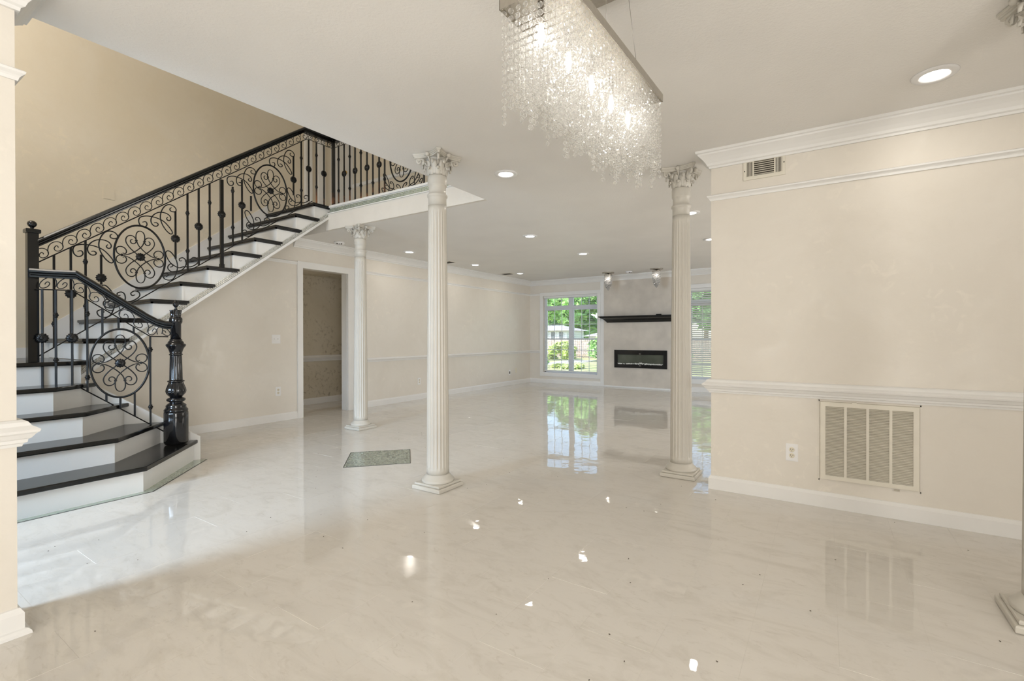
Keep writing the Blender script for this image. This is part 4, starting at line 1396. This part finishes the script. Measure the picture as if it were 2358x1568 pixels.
def blind(x0, x1, zb, tilt, label, depth=0.046):
    z1 = OZ[1]
    t = thing('window_blind', label, 'blind', ((x0 + x1) / 2, YF + 0.035, zb))
    build(MB().box((x0 + 0.01, YF + 0.008, z1 - 0.048), (x1 - 0.01, YF + 0.062, z1 - 0.002)), 'headrail', 'blind', t)
    step = 0.038
    n = int((z1 - 0.07 - zb) / step)
    hx = (x1 - x0) / 2 - 0.014
    sm = MB()
    c_, s_ = math.cos(tilt) * depth / 2, math.sin(tilt) * depth / 2
    th = 0.0012
    vs = []
    for zz in (0, th):
        vs += [(-hx, -c_, -s_ + zz), (hx, -c_, -s_ + zz), (hx, 0, 0.002 + zz), (-hx, 0, 0.002 + zz), (hx, c_, s_ + zz), (-hx, c_, s_ + zz)]
    sm.add(vs, [(0, 3, 2, 1), (3, 5, 4, 2), (6, 7, 8, 9), (9, 8, 10, 11), (0, 1, 7, 6), (1, 2, 8, 7), (2, 4, 10, 8), (4, 5, 11, 10), (5, 3, 9, 11), (3, 0, 6, 9)])
    me = sm.mesh('slat', M['blind'])
    for k in range(n):
        inst('slat', me, ((x0 + x1) / 2, YF + 0.035, z1 - 0.075 - k * step), t)
    zl = z1 - 0.075 - n * step
    build(MB().box((x0 + 0.014, YF + 0.014, zl - 0.012), (x1 - 0.014, YF + 0.058, zl + 0.008)), 'bottom_rail', 'blind', t)
    for k in (0.12, 0.5, 0.88):
        xx = x0 + (x1 - x0) * k
        build(MB().tube([(xx, YF + 0.012, z1 - 0.04), (xx, YF + 0.012, zl)], 0.0012, 4), 'ladder_cord', 'blind', t)
    return t


blind(OW[0][0], OW[0][1], 0.27, 0.07, 'white blind with open slats lowered over the window left of the fireplace', 0.040)
blind(OW[1][0], OW[1][1], 0.27, 0.62, 'white slatted blind with tilted slats beside the wall end column')

# ------------------------------------------------------------------ fireplace wall
fp = struct(MB().box((-4.064, YF - 0.012, 0.0), (-2.436, YF, H - 0.11)), 'wall_fireplace', 'stone', 'smooth greige stone chimney panel between the windows', 'wall')
struct(MB().box((-4.145, YF - 0.010, 0.0), (-4.064, YF, H - 0.11)).box((-2.436, YF - 0.010, 0.0), (-2.355, YF, H - 0.11)), 'trim_10', 'trim')
mt = thing('mantel_shelf', 'black moulded mantel shelf above the wall fireplace', 'mantel', (-3.25, YF - 0.012, 1.395))
prof = [(0.0, 1.395), (0.040, 1.395), (0.046, 1.412), (0.062, 1.425), (0.070, 1.440), (0.105, 1.470), (0.150, 1.490), (0.156, 1.500), (0.178, 1.503), (0.180, 1.530), (0.0, 1.530)]
xa, xb = -3.25 - 0.69, -3.25 + 0.69
build(MB().sweep(prof, [(xa, YF - 0.012), (xa, YF - 0.013), (xb, YF - 0.013), (xb, YF - 0.012)][0:4]), 'shelf', 'black', mt)
build(MB().box((xa, YF - 0.19, 1.505), (xb, YF - 0.012, 1.5295)), 'top_board', 'black', mt)
o = build(MB().poly_z([(-2.88, 9.72), (-2.78, 9.72), (-2.78, 9.77), (-2.88, 9.77)], 1.5305, 1.552, 0.004), 'remote_control', 'black')
tag(o, 'small black remote lying on the mantel shelf', 'remote')
fi = thing('wall_fireplace_insert', 'black framed linear electric fireplace set in the chimney panel', 'fireplace', (-3.25, YF - 0.012, 0.43))
x0, x1, z0, z1 = -3.812, -2.690, 0.428, 0.806
yb = YF - 0.012
ix0, ix1, iz0, iz1 = x0 + 0.070, x1 - 0.072, z0 + 0.075, z1 - 0.098
fm = MB()
fm.box((x0, yb - 0.030, z0), (x1, yb, iz0)).box((x0, yb - 0.030, iz1), (x1, yb, z1)).box((x0, yb - 0.030, iz0), (ix0, yb, iz1)).box((ix1, yb - 0.030, iz0), (x1, yb, iz1))
build(fm, 'bezel', 'gloss', fi)
build(MB().box((ix0, yb - 0.006, iz0), (ix1, yb - 0.001, iz1)), 'back_panel', 'fire_back', fi)
ice = MB()
rr_ = random.Random(11)
for k in range(150):
    xx = rr_.uniform(ix0 + 0.01, ix1 - 0.01)
    hh = 0.018 + 0.016 * math.exp(-((xx + 3.23) / 0.12) ** 2)
    s = rr_.uniform(0.006, 0.011)
    ang = rr_.uniform(0, PI)
    c, q = math.cos(ang), math.sin(ang)
    ice.obox((xx, yb - rr_.uniform(0.010, 0.026), iz0 + rr_.uniform(0.004, hh)), (c * s, 0, q * s), (0, s * 0.8, 0), (-q * s * 0.7, 0, c * s * 0.7))
build(ice, 'fire_glass', 'ice', fi, 'stuff')
for zz, h2 in ((iz1 + 0.020, 0.006), (iz0 - 0.024, 0.008)):
    build(MB().box((-3.27, yb - 0.0315, zz - h2), (-3.23, yb - 0.030, zz + h2)), 'silver_mark', 'nickel', fi)


# ------------------------------------------------------------------ crystal chandeliers
def bead_mb(r, th):
    mb = MB()
    n = 8
    vs = [(0, 0, 0)]
    vs = []
    for rr, yy in ((r * 0.55, -th), (r, 0.0), (r * 0.55, th)):
        for k in range(n):
            a = 2 * PI * (k + 0.5) / n
            vs.append((rr * math.cos(a), yy, rr * math.sin(a)))
    fs = [list(range(n))[::-1], [2 * n + k for k in range(n)]]
    for i in range(2):
        fs += [(i * n + k, i * n + (k + 1) % n, (i + 1) * n + (k + 1) % n, (i + 1) * n + k) for k in range(n)]
    mb.add(vs, fs)
    return mb


ZC = 2.05
ch = thing('crystal_chandelier', 'long rectangular crystal chandelier with hanging bead strands over the open floor', 'chandelier', (-0.674, 1.552, ZC))
cyaw = math.radians(-1.9)
cu = Vector((math.cos(cyaw), math.sin(cyaw)))
cv = Vector((-math.sin(cyaw), math.cos(cyaw)))
cc = Vector((-0.674, 1.552))
LX, LY = 0.107, 0.408


def cp(a, b2):
    return cc + cu * a + cv * b2


fm = MB()
for (a0, b0_), (a1, b1_) in (((-LX, -LY), (LX, -LY)), ((LX, -LY), (LX, LY)), ((LX, LY), (-LX, LY)), ((-LX, LY), (-LX, -LY))):
    p0, p1 = cp(a0, b0_), cp(a1, b1_)
    d = (p1 - p0).normalized()
    nn = Vector((-d.y, d.x)) * 0.0015
    q = [p0 - d * 0.0015 - nn, p1 + d * 0.0015 - nn, p1 + d * 0.0015 + nn, p0 - d * 0.0015 + nn]
    fm.poly_z([tuple(x) for x in q], ZC, ZC + 0.030)
build(fm, 'frame', 'nickel', ch)
q = [tuple(cp(a, b2)) for a, b2 in ((-LX, -LY), (LX, -LY), (LX, LY), (-LX, LY))]
build(MB().poly_z(inset(q, 0.002), ZC + 0.012, ZC + 0.016), 'mounting_plate', 'plate_metal', ch)
for a, b2 in ((LX - 0.004, 0.13), (LX - 0.004, -0.13), (-LX + 0.004, 0.13), (-LX + 0.004, -0.13)):
    p = cp(a, b2)
    p2 = cp(a * 0.75, b2 * 0.62)
    build(MB().tube([(p.x, p.y, ZC + 0.02), (p2.x, p2.y, H)], 0.0009, 5), 'suspension_wire', 'wire', ch)
q = [tuple(cp(a, b2)) for a, b2 in ((-0.09, -0.2), (0.09, -0.2), (0.09, 0.2), (-0.09, 0.2))]
build(MB().poly_z(q, H - 0.03, H), 'ceiling_canopy', 'nickel', ch)
rr_ = random.Random(21)
PITCH = 0.0212
bead_me = bead_mb(0.0088, 0.0046).mesh('crystal_bead', M['crystal'])
NXC, NYC = 9, 30
sing = 0
strand_cache = {}


def strand_mesh(n, seed):
    key = (n, seed)
    if key not in strand_cache:
        r2 = random.Random(seed * 100 + n)
        mb = MB()
        for k in range(n):
            b_ = bead_mb(0.0088, 0.0046)
            a = r2.uniform(0, PI)
            c, s = math.cos(a), math.sin(a)
            mb.add([(v.x * c - v.y * s, v.x * s + v.y * c, v.z - PITCH * (k + 0.9)) for v in b_.v], b_.f)
        strand_cache[key] = mb.mesh('crystal_strand', M['crystal'])
    return strand_cache[key]


thread_cache = {}
for j in range(NYC):
    for i in range(NXC):
        a = -LX + 0.008 + (2 * LX - 0.016) * i / (NXC - 1)
        b2 = -LY + 0.010 + (2 * LY - 0.020) * j / (NYC - 1)
        if i == 4 and j % 6 == 2:
            continue
        p = cp(a, b2)
        ln = 0.265 + 0.035 * math.sin(j * 0.9 + i * 0.35) + rr_.uniform(-0.025, 0.03)
        if rr_.random() < 0.16:
            ln += rr_.uniform(0.04, 0.09)
        if (i, j) == (0, 0):
            ln = 0.345
        if i == NXC - 1 and j == NYC - 1:
            ln = 0.335
        if i == 0 and 0 < j < 3:
            ln = 0.285
        n = int(ln / PITCH)
        if (j == 0 or i == 0 and j < 14) and sing + n <= 295:
            if n not in thread_cache:
                thread_cache[n] = MB().tube([(0, 0, 0), (0, 0, -PITCH * n)], 0.0006, 4).mesh('crystal_strand', M['wire'])
            so = inst('crystal_strand', thread_cache[n], (p.x, p.y, ZC + 0.010), ch)
            for k in range(n):
                inst('crystal_bead', bead_me, (p.x, p.y, ZC + 0.010 - PITCH * (k + 0.9)), so, (0, 0, rr_.uniform(-0.5, 0.9)))
            sing += n
        else:
            inst('crystal_strand', strand_mesh(n, rr_.randint(0, 2)), (p.x, p.y, ZC + 0.010), ch, (0, 0, rr_.uniform(0, 2 * PI)))['kind'] = 'stuff'
for k in range(5):
    p = cp(0.0, -LY + 0.055 + k * 0.165)
    so = build(MB().lathe([(0.010, ZC + 0.012), (0.010, ZC - 0.045), (0.012, ZC - 0.047), (0.012, ZC - 0.055), (0.008, ZC - 0.056)], (p.x, p.y, 0), 16), 'lamp_socket', 'nickel', ch)
    build(MB().lathe([(0.005, ZC - 0.055), (0.007, ZC - 0.062), (0.0095, ZC - 0.076), (0.0098, ZC - 0.088), (0.007, ZC - 0.104), (0.003, ZC - 0.116), (0.001, ZC - 0.119)], (p.x, p.y, 0), 16), 'candle_bulb', 'bulb', so)
    light('chandelier_glow', 'POINT', (p.x, p.y, ZC - 0.09), 1.1, (1.0, 0.97, 0.92), size=0.02)


def pendant(x, y, label):
    t = thing('crystal_pendant', label, 'pendant light', (x, y, 2.05), 'small crystal pendants by the fireplace')
    build(MB().lathe([(0.125, H), (0.125, H - 0.012), (0.118, H - 0.018), (0.03, H - 0.022), (0.02, H - 0.03)], (x, y, 0), 32), 'ceiling_canopy', 'nickel', t)
    build(MB().tube([(x, y, H - 0.02), (x, y, 2.36)], 0.006, 8), 'stem', 'nickel', t)
    build(MB().lathe([(0.082, 2.362), (0.084, 2.368), (0.082, 2.374), (0.010, 2.374)], (x, y, 0), 24), 'crown_plate', 'nickel', t)
    mbs = {}
    for ring, (r, n) in enumerate(((0.080, 26), (0.058, 18), (0.032, 10))):
        for k in range(n):
            a = 2 * PI * (k + 0.3 * ring) / n
            zb = 2.055 + 0.0
            mb = MB()
            z = 2.352
            kk = 0
            bot_z = {0: 2.10, 1: 2.07, 2: 2.05}[ring]
            while z > bot_z:
                s = (2.36 - z) / 0.31
                rr = r * math.sqrt(max(0.02, 1 - s ** 2.2))
                b_ = bead_mb(0.0086, 0.005)
                mb.add([(x + rr * math.cos(a) + v.x * math.cos(a * 2 + kk), y + rr * math.sin(a) + v.x * math.sin(a * 2 + kk) + v.y, z + v.z) for v in b_.v], b_.f)
                z -= 0.0165
                kk += 1
            build(mb, 'crystal_strand', 'crystal_pendant', t, 'stuff')
    so = build(MB().lathe([(0.010, 2.372), (0.010, 2.325), (0.007, 2.322)], (x, y, 0), 12), 'lamp_socket', 'nickel', t)
    build(MB().lathe([(0.006, 2.324), (0.016, 2.305), (0.017, 2.285), (0.008, 2.262), (0.001, 2.256)], (x, y, 0), 12), 'candle_bulb', 'bulb', so)
    light('pendant_glow', 'POINT', (x, y, 2.28), 1.6, (1.0, 0.95, 0.88), size=0.02)


pendant(-3.765, 9.37, 'small tapered crystal pendant above the window end of the mantel')
pendant(-2.759, 9.34, 'small tapered crystal pendant next to the wall end column')

# ------------------------------------------------------------------ specks of lint on the floor
db = MB()
rr_ = random.Random(4)
for k in range(90):
    x, y = rr_.uniform(-4.2, 1.6), rr_.uniform(0.6, 4.0)
    if x < -3.9 and y < 2.1:
        continue
    if x > XE - 0.05 and y > YR - 0.05 or -3.8 < x < -2.98 and 2.5 < y < 3.4:
        continue
    a = rr_.uniform(0, PI)
    l, w2 = rr_.uniform(0.002, 0.0036), rr_.uniform(0.0008, 0.0018)
    c, s = math.cos(a), math.sin(a)
    db.obox((x, y, 0.0016), (c * l, s * l, 0), (-s * w2, c * w2, 0), (0, 0, 0.0008))
o = build(db, 'floor_debris', 'debris', None, 'stuff')
tag(o, 'tiny dark specks of lint scattered over the polished floor', 'debris')

# ------------------------------------------------------------------ back yard
GZ = -0.6
struct(MB().box((-45, 10.3, GZ - 0.3), (25, 70, GZ)), 'ground', 'lawn', 'bright sunlit lawn behind the house', 'lawn')
o = struct(MB().poly_z([(-14.6, 25), (-12.6, 25.4), (-13.2, 31), (-15.2, 30.6)], GZ, GZ + 0.03), 'path', 'slab', 'pale concrete patch on the back lawn', 'path')
fe = thing('wooden_fence', 'weathered wooden board fence at the back of the lawn', 'fence', (-17, 34.6, GZ))
bm_ = MB().poly_y([(-0.068, 0), (0.068, 0), (0.068, 1.36), (0.04, 1.42), (-0.04, 1.42), (-0.068, 1.36)], -0.012, 0.012).mesh('fence_board', M['fence'])
for k in range(110):
    x = -24 + k * 0.165
    inst('fence_board', bm_, (x, 34.6 + 0.12 * (x + 17) * 0.3, GZ), fe, (0, 0, math.atan(0.036)))
build(MB().box((-24, 34.66 - 0.25, GZ + 0.3), (-5.9, 34.70 - 0.25, GZ + 0.38)), 'fence_rail', 'fence', fe)
for k in range(8):
    x = -24 + k * 2.5
    build(MB().box((x, 34.8 + 0.036 * (x + 17), GZ), (x + 0.1, 34.9 + 0.036 * (x + 17), GZ + 1.3)), 'fence_post', 'fence', fe)


def house(x0, x1, y0, y1, h, wallm, label, wins):
    t = thing('house', label, 'house', ((x0 + x1) / 2, y0, GZ))
    build(MB().box((x0, y0, GZ), (x1, y1, h)), 'wall', wallm, t)
    ym = (y0 + y1) / 2
    build(MB().add([(x0 - 0.4, y0 - 0.5, h), (x1 + 0.4, y0 - 0.5, h), (x1 + 0.4, y1 + 0.5, h), (x0 - 0.4, y1 + 0.5, h), (x0 + 1.2, ym, h + 0.5), (x1 - 1.2, ym, h + 0.5)],
                   [(3, 2, 1, 0), (0, 1, 5, 4), (2, 3, 4, 5), (1, 2, 5), (3, 0, 4)]), 'roof', 'roofing', t)
    for a, b2, c, d in wins:
        wo = build(MB().box((a - 0.1, y0 - 0.08, c - 0.1), (b2 + 0.1, y0, d + 0.1)), 'window', 'siding', t)
        build(MB().box((a, y0 - 0.1, c), (b2, y0 - 0.07, d)), 'pane', 'house_dark', wo)


house(-23.0, -18.9, 37.5, 41, 1.6, 'siding', 'white neighbouring house beyond the fence, left of the trees', [(-21.2, -20.8, 0.7, 1.5), (-20.4, -20.0, 0.7, 1.5), (-19.6, -19.2, 0.7, 1.5), (-22.4, -22.0, 0.7, 1.5)])
house(-16.6, -14.0, 37, 40, 1.1, 'siding', 'pale shed with grey roof behind the bushes', [(-15.8, -15.2, 0.0, 0.8)])


def tree(name, x, y, zc, rx, rz, lm_, label, n, ls, trunk=True, cat='tree', group=None):
    t = thing(name, label, cat, (x, y, GZ), group)
    r2 = random.Random(int(abs(x * 131 + y * 17)))
    mb = MB()
    lobes = [(r2.gauss(0, rx * 0.45), r2.gauss(0, rx * 0.45), r2.gauss(0, rz * 0.4), r2.uniform(0.35, 0.6)) for _ in range(9)]
    for k in range(n):
        lx, ly, lz, lr = lobes[k % 9]
        v = Vector((r2.gauss(0, 1), r2.gauss(0, 1), r2.gauss(0, 1))).normalized()
        rr = lr * r2.uniform(0.7, 1.0)
        c = Vector((x + lx + v.x * rx * rr, y + ly + v.y * rx * rr, max(GZ + 0.05, zc + lz + v.z * rz * rr)))
        s = ls * r2.uniform(0.6, 1.3)
        d1 = Vector((r2.gauss(0, 1), r2.gauss(0, 1), r2.gauss(0, 0.6))).normalized()
        d2 = d1.cross(Vector((r2.gauss(0, 1), r2.gauss(0, 1), r2.gauss(0, 1)))).normalized()
        mb.add([c - d1 * s, c + d2 * s * 0.45, c + d1 * s, c - d2 * s * 0.45], [(0, 1, 2, 3)])
    build(mb, 'foliage', lm_, t, 'stuff')
    if trunk:
        build(MB().tube([(x, y, GZ), (x + 0.1, y, zc * 0.4), (x, y + 0.1, zc + rz * 0.4)], [0.28, 0.2, 0.08], 8), 'trunk', 'bark', t)


G1 = 'leafy trees behind the back fence'
for x, y, zc, rx, rz, lm_, lb in ((-31.5, 45.5, 4.5, 3.1, 3.0, 'leaf_b', 'deep green tree at the left end of the back fence'), (-22.2, 45.0, 4.3, 3.1, 2.9, 'leaf_a', 'fresh green tree right above the white neighbouring house'),
                                  (-15.2, 45.0, 4.4, 3.1, 3.0, 'leaf_a', 'fresh green tree directly behind the pale shed'), (-8.0, 45.0, 4.2, 3.1, 3.0, 'leaf_b', 'deep green tree seen through the slatted blind'),
                                  (-26.0, 54.5, 6.6, 2.9, 4.2, 'leaf_b', 'deep green tree in the back row, left of the middle one'), (-18.4, 54.5, 7.0, 2.9, 4.4, 'leaf_b', 'deep green tree in the middle of the back row'),
                                  (-10.8, 54.5, 6.6, 2.9, 4.2, 'leaf_a', 'fresh green tree in the back row beyond the slatted blind')):
    tree('tree', x, y, zc, rx, rz, lm_, lb, 8000, 0.42, group=G1)
for x, y, zc, rx, rz, lm_, lb in ((-15.9, 31.5, 0.2, 1.0, 0.8, 'leaf_c', 'yellow green bush in front of the pale shed'), (-12.9, 30.6, 0.35, 1.0, 0.95, 'leaf_a', 'fresh green bush right of the yellow one'),
                                  (-13.2, 22.6, -0.4, 0.35, 0.3, 'leaf_b', 'low dark shrub near the left window sill'), (-11.4, 23.0, -0.5, 0.7, 0.15, 'leaf_c', 'low yellow plants bordering the lawn'),
                                  (-8.6, 31.0, 0.1, 1.5, 0.9, 'leaf_a', 'green bush beyond the slatted blind'), (-18.9, 32.2, -0.35, 0.5, 0.3, 'leaf_a', 'small green bush at the fence foot')):
    tree('bush', x, y, zc, rx, rz, lm_, lb, 1800, 0.15, False, 'bush')
